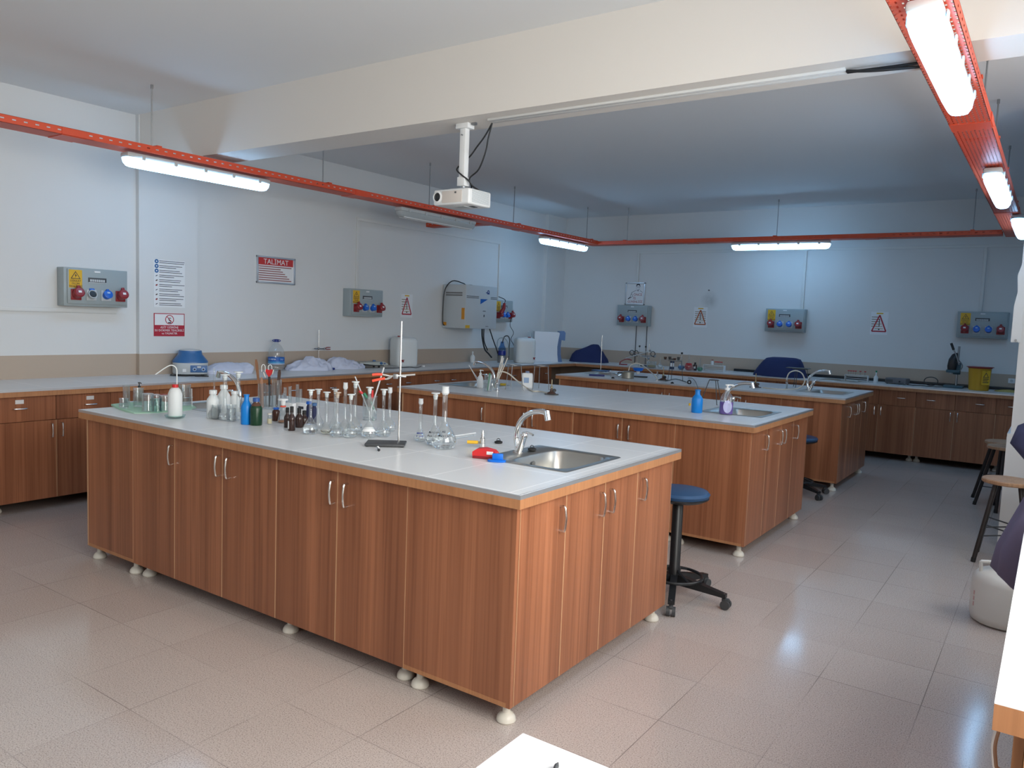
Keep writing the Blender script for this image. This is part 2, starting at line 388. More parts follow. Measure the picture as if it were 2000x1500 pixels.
# ------------------------------------------------------------ room shell
RX, RY0, HC, HB = 7.5, -13.0, 3.1885, 2.7526
b = MB(); b.box(-0.2, RX + 0.2, RY0 - 0.2, 0.2, -0.1, 0, FLOOR); struct(b.build('floor', smooth=False))
b = MB(); b.box(-0.2, RX + 0.2, RY0 - 0.2, 0.2, HC, HC + 0.15, CEIL); struct(b.build('ceiling', smooth=False))
b = MB(); b.box(-0.2, 0, RY0 - 0.2, 0.2, 0, HC, WALL); struct(b.build('wall_left', smooth=False))
b = MB(); b.box(0, RX, 0, 0.2, 0, HC, WALL); struct(b.build('wall_back', smooth=False))
# right wall with two window openings
def wall_holes(name, fixed, span, holes, axis):
    b = MB(); M = Matrix.Identity(4)
    b.slab(span[0], span[1], 0, HC, 0, 0.22, WALL, holes)
    if axis == 'x': M = Matrix(((0, 0, 1, fixed), (1, 0, 0, 0), (0, 1, 0, 0), (0, 0, 0, 1)))
    else: M = Matrix(((1, 0, 0, 0), (0, 0, -1, fixed), (0, 1, 0, 0), (0, 0, 0, 1)))
    for v in b.bm.verts: v.co = M @ v.co
    return struct(b.build(name, smooth=False))
wall_holes('wall_right', RX, (RY0 - 0.2, 0.2), [(-11.0, -8.3, 1.0, 2.9), (-7.0, -5.4, 1.0, 2.9)], 'x')
wall_holes('wall_front', RY0, (0, RX), [(0.9, 5.5, 1.0, 2.9)], 'y')
WFR = P('window_frame_white', (0.75, 0.76, 0.76), 0.4)
def window(name, axis, fixed, a0, a1, z0, z1, nm):
    f = MB(); g = MB()
    def bx(mb, p0, p1, q0, q1, m, d0=-0.03, d1=0.03):
        if axis == 'x': mb.box(fixed + d0, fixed + d1, p0, p1, q0, q1, m)
        else: mb.box(p0, p1, fixed + d0, fixed + d1, q0, q1, m)
    t = 0.06
    bx(f, a0, a1, z0, z0 + t, WFR); bx(f, a0, a1, z1 - t, z1, WFR)
    for k in range(nm + 1):
        c = a0 + t / 2 + (a1 - a0 - t) * k / nm; bx(f, c - t / 2, c + t / 2, z0, z1, WFR)
    bx(g, a0 + .02, a1 - .02, z0 + .02, z1 - .02, GLASS, -0.003, 0.003)
    fo = struct(f.build(name, smooth=False)); g.build('window_pane', fo, smooth=False)
window('window_1', 'x', RX + 0.12, -11.0, -8.3, 1.0, 2.9, 3)
window('window_2', 'x', RX + 0.12, -7.0, -5.4, 1.0, 2.9, 2)
window('window_3', 'y', RY0 - 0.12, 0.9, 5.5, 1.0, 2.9, 4)
b = MB(); b.box(0, RX, -7.222, -6.924, HB, HC, BEAM); struct(b.build('ceiling_beam', smooth=False))
b = MB(); b.box(0, 0.05, -7.232, -6.66, 0, HC, WALL); struct(b.build('wall_pier', smooth=False))
b = MB(); b.box(0, 0.06, -0.55, 0, 0, HC, WALL); struct(b.build('wall_pier', smooth=False))
# white pier at the right, with its boxed-in upper trunking
b = MB()
b.box(6.55, RX, -4.35, -3.75, 0.84, HC, WFR); b.box(6.53, RX, -4.37, -3.73, 0, 0.84, WFR)
b.prism([(6.50, 1.50), (6.56, 1.50), (6.56, 2.62), (6.525, 2.62), (6.525, 2.05), (6.505, 1.98), (6.515, 1.86), (6.50, 1.76)], -4.37, -4.1, WFR)
struct(b.build('wall_pier', smooth=False))
b = MB(); b.cyl(0.008, 0, 0.012, DSTEEL, M=Matrix.Translation((6.53, -4.37, 1.515)) @ Matrix.Rotation(PI / 2, 4, 'X'))
b.box(6.525, 6.545, -4.386, -4.37, 1.50, 1.505, DSTEEL); tag(b.build('wall_hook'), 'small dark hook screwed to the white pier on the right', 'hook')

# ------------------------------------------------------------ trunking on walls
TRK = P('trunking_plastic', (.70, .70, .68), .5)
def trunk(label, boxes, name='cable_trunking'):
    t = thing(name, (0, 0, 0), label, 'cable trunking')
    for q in boxes:
        b = MB(); b.box(*q, TRK, 0.002); b.build('trunking_run', t)
    return t
trunk('white horizontal cable trunking on the left wall under the large power box', [(0.001, 0.025, -9.6, -7.42, 1.445, 1.478)])
trunk('white trunking stepping from second power box up and across to the wall distiller', [(0.001, 0.02, -4.59, -4.555, 1.807, 2.60), (0.001, 0.02, -4.59, -1.74, 2.60, 2.635), (0.001, 0.02, -1.775, -1.74, 1.795, 2.60)])
trunk('long white trunking high on the back wall with drops to its power boxes', [(1.37, 6.7, -0.02, -0.001, 2.60, 2.635), (1.37, 1.405, -0.02, -0.001, 2.162, 2.60), (3.86, 3.90, -0.02, -0.001, 1.81, 2.60), (5.965, 6.0, -0.02, -0.001, 1.83, 2.60)])
trunk('white double cable trunking under the concrete beam running to the projector', [(3.80, 5.87, -7.125, -7.092, 2.739, HB), (3.80, 5.87, -7.085, -7.055, 2.739, HB)])
for x, s in ((1.41, 'left'), (1.59, 'right')):
    b = MB(); b.tube([(x, -0.008, 1.49), (x, -0.008, 0.905)], 0.006, DGREY)
    tag(b.build('wall_cable'), f'thin dark vertical cable dropping below the back-left power box, {s} one of two', 'cable')

# ------------------------------------------------------------ cable trays
def tray(name, x0, y0, rz, L, wd, z, label, rods, cut=None, joints=()):
    t = thing(name, (x0, y0, z), label, 'cable tray', None, rz)
    b = MB(); h = 0.052; th = 0.002
    b.box(0, L, -wd / 2, wd / 2, 0, th, TRAY)
    for s in (-1, 1):
        ya, yb = sorted((s * wd / 2, s * (wd / 2 - th))); b.box(0, L, ya, yb, 0, h, TRAY)
        ya, yb = sorted((s * wd / 2, s * (wd / 2 - 0.012))); b.box(0, L, ya, yb, h - th, h, RED_SOLID)
    b.build('tray_channel', t, smooth=False)
    for (r, top) in rods:
        k = MB(); k.tube([(r, 0, 0.01), (r, 0, top - z)], 0.005, DSTEEL); k.cyl(0.009, top - z - 0.03, top - z, DSTEEL, (r, 0, 0)); k.build('hanger_rod', t)
        k = MB(); k.box(r - 0.02, r + 0.02, -wd / 2 - 0.004, wd / 2 + 0.004, h, h + 0.01, RED_SOLID); k.build('hanger_bracket', t)
    for j in joints:
        k = MB()
        k.box(j - 0.08, j + 0.08, -wd / 2 - 0.004, -wd / 2, 0.004, h - 0.004, RED_SOLID); k.box(j - 0.08, j + 0.08, wd / 2, wd / 2 + 0.004, 0.004, h - 0.004, RED_SOLID)
        k.box(j - 0.08, j + 0.08, -wd / 2, wd / 2, -0.004, 0, RED_SOLID); k.build('joint_plate', t, smooth=False)
    return t
ZT = 2.666
tray('cable_tray', 1.03, -10.6, PI / 2, 9.75, 0.2, ZT, 'long red perforated cable tray hanging along the left wall', [(10.6 - 7.68, HC), (10.6 - 6.0, HC), (10.6 - 4.496, HC), (10.6 - 2.884, HC), (10.6 - 1.02, HC)], joints=(10.6 - 8.3, 10.6 - 5.6, 10.6 - 2.7))
tray('cable_tray', 0.93, -0.745, 0, 5.25, 0.19, ZT - 0.006, 'red perforated cable tray hanging along the back wall', [(0.62, HC), (2.765, HC), (4.965, HC)], joints=(1.6, 3.9))
tray('cable_tray', 6.305, -10.2, PI / 2, 9.55, 0.19, ZT - 0.016, 'red perforated cable tray overhead on the right side nearest the camera', [(3.35, HC), (4.646, HC), (5.67, HC), (7.27, HC)], joints=(4.05, 7.6))
tray('cable_tray', 0.0, -3.3, 0, 0.92, 0.15, ZT - 0.0, 'short red cable tray branch reaching from long tray to left wall', [])

# ------------------------------------------------------------ lamps
def lamp(x, y, rz, lit, L, label, z=2.655):
    t = thing('batten_lamp', (x, y, z), label, 'ceiling light', 'tube lights under the red cable trays', rz)
    b = MB(); b.box(-L / 2, L / 2, -0.055, 0.055, -0.045, -0.004, LGREY, 0.015)
    for q in (-L * .3, L * .3): b.box(q - .02, q + .02, -0.03, 0.03, -0.006, 0.0, DSTEEL)
    b.build('housing', t)
    b = MB()
    lv = [(-0.105, 0, 0, L / 2 - .045, 0.028), (-0.098, 0, 0, L / 2 - .025, 0.044), (-0.075, 0, 0, L / 2 - .008, 0.057), (-0.045, 0, 0, L / 2, 0.06)]
    b.rings(lv, DIFF_ON if lit else DIFF_OFF, n=48, e=7); b.build('diffuser', t)
    if not lit:
        b = MB()
        for s in (-1, 1): b.tube([(-L / 2 + .06, s * .03, -.1), (L / 2 - .06, s * .03, -.1)], 0.01, WHITEP)
        b.build('fluorescent_tube', t)
    for k in range(5):
        for s in (-1, 1):
            b = MB(); xx = -L / 2 + 0.12 + k * (L - .24) / 4; b.box(xx - .014, xx + .014, s * .062 - .004, s * .062 + .004, -0.052, -0.02, LGREY, 0.002); b.build('clip', t)
    return t
lamp(1.04, -7.27, PI / 2, 1, 1.27, 'lit tube light under left tray, the one nearest the camera')
lamp(1.04, -4.36, PI / 2, 0, 1.27, 'unlit grey tube light under the left cable tray')
lamp(1.0, -1.58, PI / 2, 1, 1.20, 'lit tube light at the far end of left tray by the corner')
lamp(3.74, -0.745, 0, 1, 1.25, 'lit tube light under the back wall cable tray')
lamp(6.325, -7.46, PI / 2, 1, 1.27, 'large lit tube light at upper right, nearest the camera', 2.643)
lamp(6.34, -4.35, PI / 2, 1, 1.30, 'second lit tube light along the right cable tray', 2.643)
lamp(6.40, -2.0, PI / 2, 1, 1.27, 'farthest lit tube light on the right tray at frame edge', 2.643)

# ------------------------------------------------------------ projector
t = thing('projector', (3.59, -7.08, 0), 'white ceiling projector with pole mount hanging from the concrete beam', 'projector')
b = MB(); b.box(-0.145, 0.145, -0.12, 0.11, 2.232, 2.33, WHITEP, 0.012, seg=3); b.box(-0.07, 0.09, -0.124, -0.118, 2.245, 2.318, P('pale_pink_panel', (0.66, 0.60, 0.55), 0.4), 0.002)
b.box(-0.03, 0.05, -0.05, 0.02, 2.229, 2.234, LGREY); b.box(0.07, 0.10, -0.02, 0.03, 2.229, 2.234, DGREY); b.box(0.035, 0.047, -0.127, -0.122, 2.30, 2.31, DGREY); b.build('body', t)
b = MB()
for k in range(11):
    b.box(0.1445, 0.148, -0.09, 0.085, 2.247 + k * .007, 2.250 + k * .007, LGREY)
b.build('vent_grille', t)
Mx = Matrix.Translation((-0.105, -0.12, 2.283)) @ Matrix.Rotation(PI / 2, 4, 'X')
b = MB(); b.lathe([(0.0, 0.0), (0.036, 0.0), (0.036, 0.008), (0.028, 0.012), (0.0265, 0.006), (0.0, 0.006)], WHITEP, M=Mx)
b.lathe([(0, 0.014), (0.012, 0.012), (0.022, 0.007), (0.0268, 0.006)], BLACK, M=Mx); b.build('lens', t)
b = MB(); b.box(-0.022, 0.022, -0.022, 0.022, 2.40, 2.73, WHITEP, 0.003); b.box(-0.05, 0.05, -0.035, 0.035, 2.72, 2.7526, WHITEP, 0.004)
b.box(-0.075, -0.045, -.006, .006, 2.742, 2.7526, DSTEEL); b.box(0.06, 0.09, -.01, .01, 2.738, 2.7526, DSTEEL)
b.box(-0.03, 0.03, -0.028, 0.028, 2.362, 2.42, WHITEP, 0.004); b.box(-0.07, 0.07, -0.05, 0.05, 2.335, 2.345, LGREY); b.cyl(0.02, 2.33, 2.37, DSTEEL)
for (px, py) in ((-.09, -.08), (.09, .08), (-.09, .08), (.09, -.08)): b.box(min(0, px), max(0, px), min(0, py) * .0 + py * .6 - .008, py * .6 + .008, 2.333, 2.339, LGREY)
b.cyl(0.004, 0, 0.012, DSTEEL, M=Matrix.Translation((0.0, -0.022, 2.68)) @ Matrix.Rotation(PI / 2, 4, 'X')); b.build('pole_mount', t)
b = MB()
A = Vector((0.215, 0.0, 2.735))
b.tube([A, (0.16, 0, 2.66), (0.10, 0, 2.60), (0.03, 0.03, 2.56), (-0.03, 0.03, 2.52), (-0.04, -0.02, 2.47), (0.01, -0.035, 2.43), (0.05, 0, 2.39), (0.03, 0.04, 2.35), (-0.06, 0.03, 2.342), (0.0, 0.1, 2.345), (0.05, 0.118, 2.30)], 0.005, BLACK, smooth=6)
b.tube([A, (0.19, 0, 2.65), (0.17, 0.0, 2.56), (0.12, 0, 2.46), (0.05, 0, 2.41), (0.055, 0.02, 2.37), (0.09, 0.05, 2.34), (0.12, 0.118, 2.31)], 0.005, BLACK, smooth=6)
b.build('cable', t)
b = MB(); b.tube([(5.872, -7.08, 2.74), (6.0, -7.08, 2.738), (6.22, -7.05, 2.745)], 0.007, BLACK, smooth=6); b.tube([(5.872, -7.1, 2.74), (6.0, -7.1, 2.724), (6.22, -7.06, 2.724)], 0.007, BLACK, smooth=6)
tag(b.build('black_cables'), 'pair of black cables spanning from beam trunking to the right tray', 'cable')

# ------------------------------------------------------------ power boxes
def power_box(x, y, rz, z, label, kinds='rbbr', sticker=1, wd=0.53, plug=False):
    t = thing('power_box', (x, y, z), label, 'power box', 'grey power distribution boxes on the walls', rz)
    h = 0.315; w2 = wd / 2
    b = MB(); b.box(-w2, w2, -0.115, 0, 0, h, GREY, 0.004); b.build('body', t)
    b = MB(); b.box(-w2 + .025, w2 - .012, -0.128, -0.112, 0.02, h - .012, GREY, 0.003); b.build('front_panel', t)
    b = MB(); b.box(-.025, .025, -0.133, -0.127, h - .032, h - .018, WHITEP, 0.001); b.build('latch', t)
    b = MB(); b.box(-.075, .075, -0.133, -0.127, h - .115, h - .075, DGREY, 0.001)
    for k in range(7): b.box(-.062 + k * .018, -.048 + k * .018, -0.135, -0.132, h - .108, h - .088, LGREY)
    b.box(-.075, .075, -0.134, -0.132, h - .118, h - .112, LGREY); b.build('breaker_window', t)
    if sticker:
        b = MB(); x0 = -w2 + .035; b.box(x0, x0 + .105, -0.130, -0.1275, h - .165, h - .018, YEL)
        cx = x0 + .0525; zt = h - .03; yy = -0.131
        b.prism([(cx - .04, zt - .062), (cx + .04, zt - .062), (cx, zt)], yy, -0.1295, INK); b.prism([(cx - .031, zt - .057), (cx + .031, zt - .057), (cx, zt - .009)], yy - .001, yy, YEL)
        b.prism([(cx + .003, zt - .018), (cx - .008, zt - .036), (cx - .001, zt - .036), (cx - .004, zt - .054), (cx + .009, zt - .031), (cx + .001, zt - .031)], yy - .0018, yy - .001, INK)
        for k, s in enumerate(('DİKKAT', 'ÖLÜM', 'TEHLİKESİ')): b.text(s, .0225, cx, zt - .079 - .0225 * k, yy, INK, .0006)
        b.build('warning_sticker', t, smooth=False)
    for k, c in enumerate(kinds):
        cx = -w2 + .09 + k * (wd - .16) / 3; zc = .095
        b = MB(); m = {'r': REDS, 'b': BLUES, 'k': BLACK}[c]; fl = REDS if c == 'r' else LGREY
        b.box(cx - .042, cx + .042, -0.136, -0.127, zc - .045, zc + .045, fl, 0.003)
        Mc = Matrix.Translation((cx, -0.134, zc)) @ Matrix.Rotation(math.radians(70), 4, 'X')
        if c == 'r':
            b.lathe([(0.0, 0), (.038, 0), (.038, .05), (.042, .052), (.042, .062), (.034, .068), (0, .069)], m, M=Mc, n=28)
            b.box(-.012, .012, .036, .058, .045, .066, m, .004, M=Mc); b.box(-.013, .013, -.008, .010, .069, .0705, WHITEP, M=Mc)
            b.ball(.013, m, (0, .046, .05), M=Mc)
        elif c == 'b':
            b.lathe([(0.0, 0), (.033, 0), (.033, .03), (.037, .032), (.037, .042), (.028, .047), (0, .048)], m, M=Mc, n=28)
            b.box(-.012, .012, .003, .018, .048, .0495, P('pale_blue', (.35, .5, .75), .4), M=Mc); b.box(-.01, .01, .033, .045, .02, .045, m, .003, M=Mc)
        else:
            b.lathe([(0.0, 0), (.036, 0), (.036, .03), (.030, .03), (.026, .012), (0, .012)], LGREY, M=Mc, n=28); b.lathe([(0, .03), (.0255, .028), (.0255, .013)], BLACK, M=Mc)
            b.box(-.02, .02, .034, .05, .015, .03, BLUES, .003, M=Mc)
        b.build('socket', t)
    if plug:
        b = MB(); p0 = Vector((-w2 + .06, -.2, .13)); b.tube([p0, p0 + Vector((.02, -.03, .07)), p0 + Vector((.03, -.03, .14))], .034, REDS, n=14, r1=.018); pg = b.build('plug', t)
        b = MB(); b.tube([p0 + Vector((.03, -.03, .135)), p0 + Vector((.04, -.03, .19)), p0 + Vector((-.05, 0.02, .23))], .006, BLACK, smooth=5); b.build('cord', pg)
    return t
power_box(0.0, -7.64, PI / 2, 1.50, 'large grey power box on left wall with one black socket', 'rkbr')
power_box(0.0, -4.51, PI / 2, 1.49, 'grey power box on left wall between the framed notice and triangular poster')
power_box(0.0, -1.76, PI / 2, 1.475, 'grey power box partly hidden behind the wall distiller, with red plug', 'rbbr', plug=True, wd=0.46)
power_box(1.385, 0.0, 0, 1.49, 'grey power box on back wall directly below the framed portrait', sticker=0)
power_box(3.69, 0.0, 0, 1.49, 'grey power box on back wall midway between two triangular posters')
power_box(6.02, 0.0, 0, 1.51, 'grey power box at right end of back wall above yellow bin')

# ------------------------------------------------------------ signs and posters
def ring2(b, cx, cz, r0, r1, y0, y1, m, n=28):
    pts = lambda r: [(cx + r * math.cos(2 * PI * i / n), cz + r * math.sin(2 * PI * i / n)) for i in range(n)]
    a, c = pts(r0), pts(r1)
    for i in range(n):
        j = (i + 1) % n; b.prism([a[i], c[i], c[j], a[j]], y0, y1, m)
def disc(b, cx, cz, r, y0, y1, m, n=20): b.prism([(cx + r * math.cos(2 * PI * i / n), cz + r * math.sin(2 * PI * i / n)) for i in range(n)], y0, y1, m)
def bar(b, x0, z0, x1, z1, wd, y0, y1, m):
    d = Vector((x1 - x0, z1 - z0)); d.normalize(); p = Vector((-d.y, d.x)) * wd / 2
    b.prism([(x0 + p.x, z0 + p.y), (x1 + p.x, z1 + p.y), (x1 - p.x, z1 - p.y), (x0 - p.x, z0 - p.y)], y0, y1, m)
# list poster on the pier
t = thing('safety_poster', (0.05, -6.94, 1.73), 'white poster with blue round symbols and lines of text on left pier', 'poster', None, PI / 2)
b = MB(); b.box(-.155, .15, -.003, 0, -.215, .215, PAPER)
BL = P('sign_blue', (0.02, 0.12, 0.32), 0.5)
for k in range(10):
    z = .198 - k * .0425
    if k < 3: disc(b, -.13, z, .019, -.004, -.003, BL); disc(b, -.13, z, .007, -.0046, -.004, PAPER, 8)
    else: bar(b, -.138, z - .006, -.122, z + .004, .006 + (k % 3) * .003, -.004, -.003, [INK, DBROWN, REDS][k % 3])
    b.box(-.105, .145 - (k * 37 % 5) * .012, -.004, -.003, z + .003, z + .008, INK); b.box(-.105, .14 - (k * 53 % 7) * .02, -.004, -.003, z - .013, z - .008, INK)
b.build('printed_sheet', t, smooth=False)
# red acid sign
t = thing('warning_sign', (0.05, -6.945, 1.355), 'red and white acid warning sign on pier below the symbol poster', 'sign', None, PI / 2)
b = MB(); b.box(-.152, .152, -.004, 0, -.105, .105, SIGNR, .001); b.box(-.144, .144, -.005, -.0035, -.003, .098, PAPER)
ring2(b, 0, .048, .036, .043, -.006, -.005, SIGNR); bar(b, -.027, .075, .027, .021, .006, -.0062, -.005, SIGNR)
bar(b, -.015, .02, .015, .02, .01, -.0058, -.005, INK); bar(b, -.01, .05, .012, .03, .008, -.0058, -.005, INK); bar(b, -.015, .062, .015, .062, .006, -.0058, -.005, INK)
for k, s in enumerate(('ASİT ÜZERİNE', 'SU DÖKMEK TEHLİKELİ', 've YASAKTIR')): b.text(s, .027, 0, -.024 - k * .028, -.0045, PAPER, .0006)
b.build('sign_plate', t, smooth=False)
# TALIMAT frame
def pic_frame(name, x, y, rz, z, wd, h, label, fw=.018, fm=ALU):
    t = thing(name, (x, y, z), label, 'framed notice', None, rz)
    b = MB()
    for q in ((-wd / 2, wd / 2, h / 2 - fw, h / 2), (-wd / 2, wd / 2, -h / 2, -h / 2 + fw), (-wd / 2, -wd / 2 + fw, -h / 2, h / 2), (wd / 2 - fw, wd / 2, -h / 2, h / 2)): b.box(q[0], q[1], -.018, 0, q[2], q[3], fm, .002)
    b.build('frame', t); return t
t = pic_frame('framed_notice', 0, -5.72, PI / 2, 1.94, .49, .28, 'framed notice headed TALİMAT on the left wall')
b = MB(); b.box(-.235, .235, -.006, 0, -.13, .13, PAPER); b.box(-.22, .22, -.008, -.006, .05, .122, TITR); b.text('TALİMAT', .075, 0, .084, -.0085, PAPER, .0006)
for k in range(7):
    z = .034 - k * .023; b.box(-.215, .2 - (k * 41 % 6) * .028, -.007, -.006, z - .005, z + .005, P('faded_red_ink', (.33, .12, .12), .6))
b.build('printed_sheet', t, smooth=False)
# portrait frame
t = pic_frame('framed_poster', 1.36, 0, 0, 1.985, .335, .345, 'framed poster with drawn pointing man above back-left power box', .02)
b = MB(); b.box(-.16, .16, -.006, 0, -.165, .165, PAPER)
y0, y1 = -.0075, -.006
disc(b, .045, .125, .033, y0, y1, INK); disc(b, .045, .095, .032, y0 - .0005, y1, PAPER); disc(b, .047, .108, .027, y0 - .0006, y1, PAPER)
bar(b, .02, .105, .075, .105, .006, y0 - .001, y1, INK); bar(b, .035, .07, .062, .07, .006, y0 - .001, y1, INK); bar(b, .03, .05, .06, .048, .01, y0 - .001, y1, INK)
bar(b, .014, .12, .016, .07, .005, y0, y1, INK); bar(b, .078, .12, .07, .065, .004, y0, y1, INK)
bar(b, .02, .055, -.06, .02, .005, y0, y1, INK); bar(b, -.06, .02, -.09, -.06, .005, y0, y1, INK); bar(b, -.09, -.06, -.12, -.085, .012, y0, y1, INK); bar(b, -.06, -.05, -.12, -.08, .01, y0, y1, INK); bar(b, -.06, .0, -.04, -.05, .005, y0, y1, INK)
bar(b, .08, .05, .125, .02, .005, y0, y1, INK)
RI = P('dull_red_ink', (.36, .04, .05), .6)
b.text('ÖNCE', .052, .045, -.015, y0, RI, .0006); b.text('İŞ', .045, -.01, -.07, y0, RI, .0006); b.text('GÜVENLİĞİ', .047, .0, -.125, y0, RI, .0006)
b.build('printed_sheet', t, smooth=False)
def tri_poster(x, y, rz, z, label, v):
    t = thing('triangle_poster', (x, y, z), label, 'poster', None, rz)
    b = MB(); b.box(-.105, .105, -.003, 0, -.148, .148, PAPER)
    m1 = SIGNR if v else P('sign_orange', (.42, .10, .03), .5)
    for (a, c, d, e) in ((-.085, -.105, 0, .105), (.085, -.105, 0, .105), (-.085, -.105, .085, -.105)): bar(b, a, c, d, e, .016, -.0045, -.003, m1)
    b.box(-.04, .04, -.0045, -.003, .12, .135, YEL)
    for k in range(5): b.box(-.095 if v == 1 else -.085, .0 if v == 1 else .085, -.004, -.003, .075 - k * .03, .083 - k * .03, P('olive_ink', (.16, .12, .03), .6))
    for k in range(3): bar(b, -.05 + .0 * k, -.07 + k * .03, .05 - .01 * k, -.07 + k * .03, .006, -.0048, -.003, P('ochre_ink', (.4, .2, .03), .6))
    bar(b, 0, .06, 0, -.045, .009, -.005, -.003, INK); disc(b, 0, -.08, .009, -.005, -.003, INK, 10)
    b.build('printed_sheet', t, smooth=False)
tri_poster(0.0, -3.70, PI / 2, 1.64, 'triangular warning poster on left wall beside the wall distiller', 1)
tri_poster(2.435, 0, 0, 1.655, 'triangular warning poster on back wall right of the framed portrait', 0)
tri_poster(4.865, 0, 0, 1.65, 'triangular warning poster on back wall above the tube rack', 1)
b = MB(); b.box(2.53, 2.555, -.006, 0, 2.045, 2.052, INK); b.prism([(2.533, 2.052), (2.552, 2.052), (2.542, 2.062)], -.006, 0, INK); tag(b.build('wall_bracket'), 'tiny dark bracket on back wall above smudged patch', 'bracket')
b = MB(); b.box(6.33, 6.40, -.012, 0, .985, 1.045, WHITEP, .003); b.cyl(.017, 0, .004, LGREY, M=Matrix.Translation((6.365, -.012, 1.015)) @ Matrix.Rotation(PI / 2, 4, 'X'))
tag(b.build('wall_socket'), 'small white wall socket right of the yellow bin', 'socket')

# ------------------------------------------------------------ cabinets
def handle(par, x, y, z, vertical=True, M=None, L=.1, m=STEEL):
    b = MB(); h = L / 2
    pts = [(0, 0, -h), (0, -.022, -h + .001), (0, -.027, -h * .6), (0, -.030, 0), (0, -.027, h * .6), (0, -.022, h - .001), (0, 0, h)] if vertical else [(-h, 0, 0), (-h + .001, -.02, 0), (-h * .5, -.026, 0), (0, -.027, 0), (h * .5, -.026, 0), (h - .001, -.02, 0), (h, 0, 0)]
    T_ = (M or Matrix.Identity(4)) @ Matrix.Translation((x, y, z))
    b.tube(pts, .0052, m, smooth=3, M=T_); return b.build('handle', par)
def foot(par, x, y, M=None):
    b = MB(); b.lathe([(0, 0), (.034, 0), (.038, .006), (.036, .018), (.028, .030), (.016, .038), (.015, .046), (.015, .0798), (0, .0798)], FOOT, (x, y, 0), M=M); b.build('foot', par)
ZB, ZTOP = .08, .85
def carcass(par, x0, x1, y0, y1, back=True):
    b = MB(); t = .018
    b.box(x0, x1, y0, y1, ZB, ZB + t, WOOD); b.box(x0, x0 + t, y0, y1, ZB, ZTOP, WOOD); b.box(x1 - t, x1, y0, y1, ZB, ZTOP, WOOD)
    b.box(x0, x1, y1 - t, y1, ZB, ZTOP, WOOD); return b.build('carcass', par, smooth=False)
EDGEL = P('pale_edge_band', (.62, .36, .20), .35)
def door(par, M, x0, x1, z0, z1, hx, yf, hz=.75):
    b = MB(); b.box(x0 + .0035, x1 - .0035, yf, yf + .018, z0, z1, WOOD, M=M)
    for xa in (x0 + .0012, x1 - .0035): b.box(xa, xa + .0023, yf - .0002, yf + .018, z0, z1, EDGEL, M=M)
    d = b.build('door', par, smooth=False)
    if hx is not None: handle(d, hx, yf, hz, True, M)
    return d
def island(tag_, xl, xr, yn, yf, yo):
    """cabinets under one island; local offsets follow the near island"""
    ovh = .03; x0, x1, y0, y1 = xl + ovh, xr - ovh, yn + ovh, yf - ovh; I = Matrix.Identity(4)
    s = [x0, x0 + .51, x0 + .922, x0 + 1.755, x0 + 2.58, x1]
    names = []
    # end units: doors on the short ends
    for side in (0, 1):
        xa, xb = (s[4], s[5]) if side else (s[0], s[1])
        t = thing('end_cabinet', (xa, y0, 0), f'walnut laminate end cabinet at the {"right, aisle" if side else "left, wall"} end of the {tag_} island', 'cabinet', 'island end cabinets')
        W = xb - xa; D = y1 - y0; b = MB(); th = .018
        xf0, xf1 = (0, W - .02) if side else (.02, W)
        b.box(xf0, xf1, 0, D, ZB, ZB + th, WOOD); b.box(xf0, xf0 + th, th, D - th, ZB + th, ZTOP, WOOD) if side else b.box(xf1 - th, xf1, th, D - th, ZB + th, ZTOP, WOOD)
        b.build('carcass', t, smooth=False)
        for yy in ((0, th), (D - th, D)):
            b = MB(); b.box(xf0, xf1, yy[0], yy[1], ZB + th, ZTOP, WOOD); b.box(xf0, xf1, yy[0] - .001 if yy[0] == 0 else yy[0], yy[1], ZB, ZB + th, WEDGE); b.build('side_panel', t, smooth=False)
        # doors on the end; matrix maps door frame (x right, -y out) to the end face
        if side: M = Matrix.Translation((W - .02, 0, 0)) @ Matrix.Rotation(PI / 2, 4, 'Z')
        else: M = Matrix.Translation((.02, D, 0)) @ Matrix.Rotation(-PI / 2, 4, 'Z')
        k = D / 1.402
        e = [0.0, .022, .352 * k, .68 * k, 1.0 * k, D]
        b = MB(); b.box(0, e[1] - .0015, -.018, 0, ZB, ZTOP, WOOD, M=M); b.build('frame_strip', t, smooth=False)
        for i, hx in ((1, e[2] - .05), (2, e[3] - .05), (3, e[3] + .04), (4, e[4] + .045)): door(t, M, e[i], e[i + 1], ZB, ZTOP, hx, -.018)
        for fx, fy in ((.05, .05), (W - .05, .05), (.05, D - .05), (W - .05, D - .05)): foot(t, fx, fy)
        names.append(t)
    for i, (nd, lab) in enumerate(((1, 'narrow single-door'), (2, 'left double-door'), (2, 'right double-door'))):
        xa, xb = s[i + 1], s[i + 2]; W = xb - xa; D = y1 - y0
        t = thing('base_cabinet', (xa, y0, 0), f'walnut laminate {lab} cabinet in the long side of the {tag_} island', 'cabinet', 'island base cabinets')
        carcass(t, 0, W, .02, D)
        if nd == 1: door(t, I, 0, W, ZB, ZTOP, W - .015 - .0, 0)
        else: door(t, I, 0, W / 2, ZB, ZTOP, W / 2 - .02, 0); door(t, I, W / 2, W, ZB, ZTOP, W / 2 + .065, 0)
        for fx, fy in (((.05, .07), (W - .05, D - .07)), ((.05, D - .07), (W - .05, D - .07)), ((-.0 + .03, .07), (W - .05, .07)))[i]: foot(t, fx, fy)
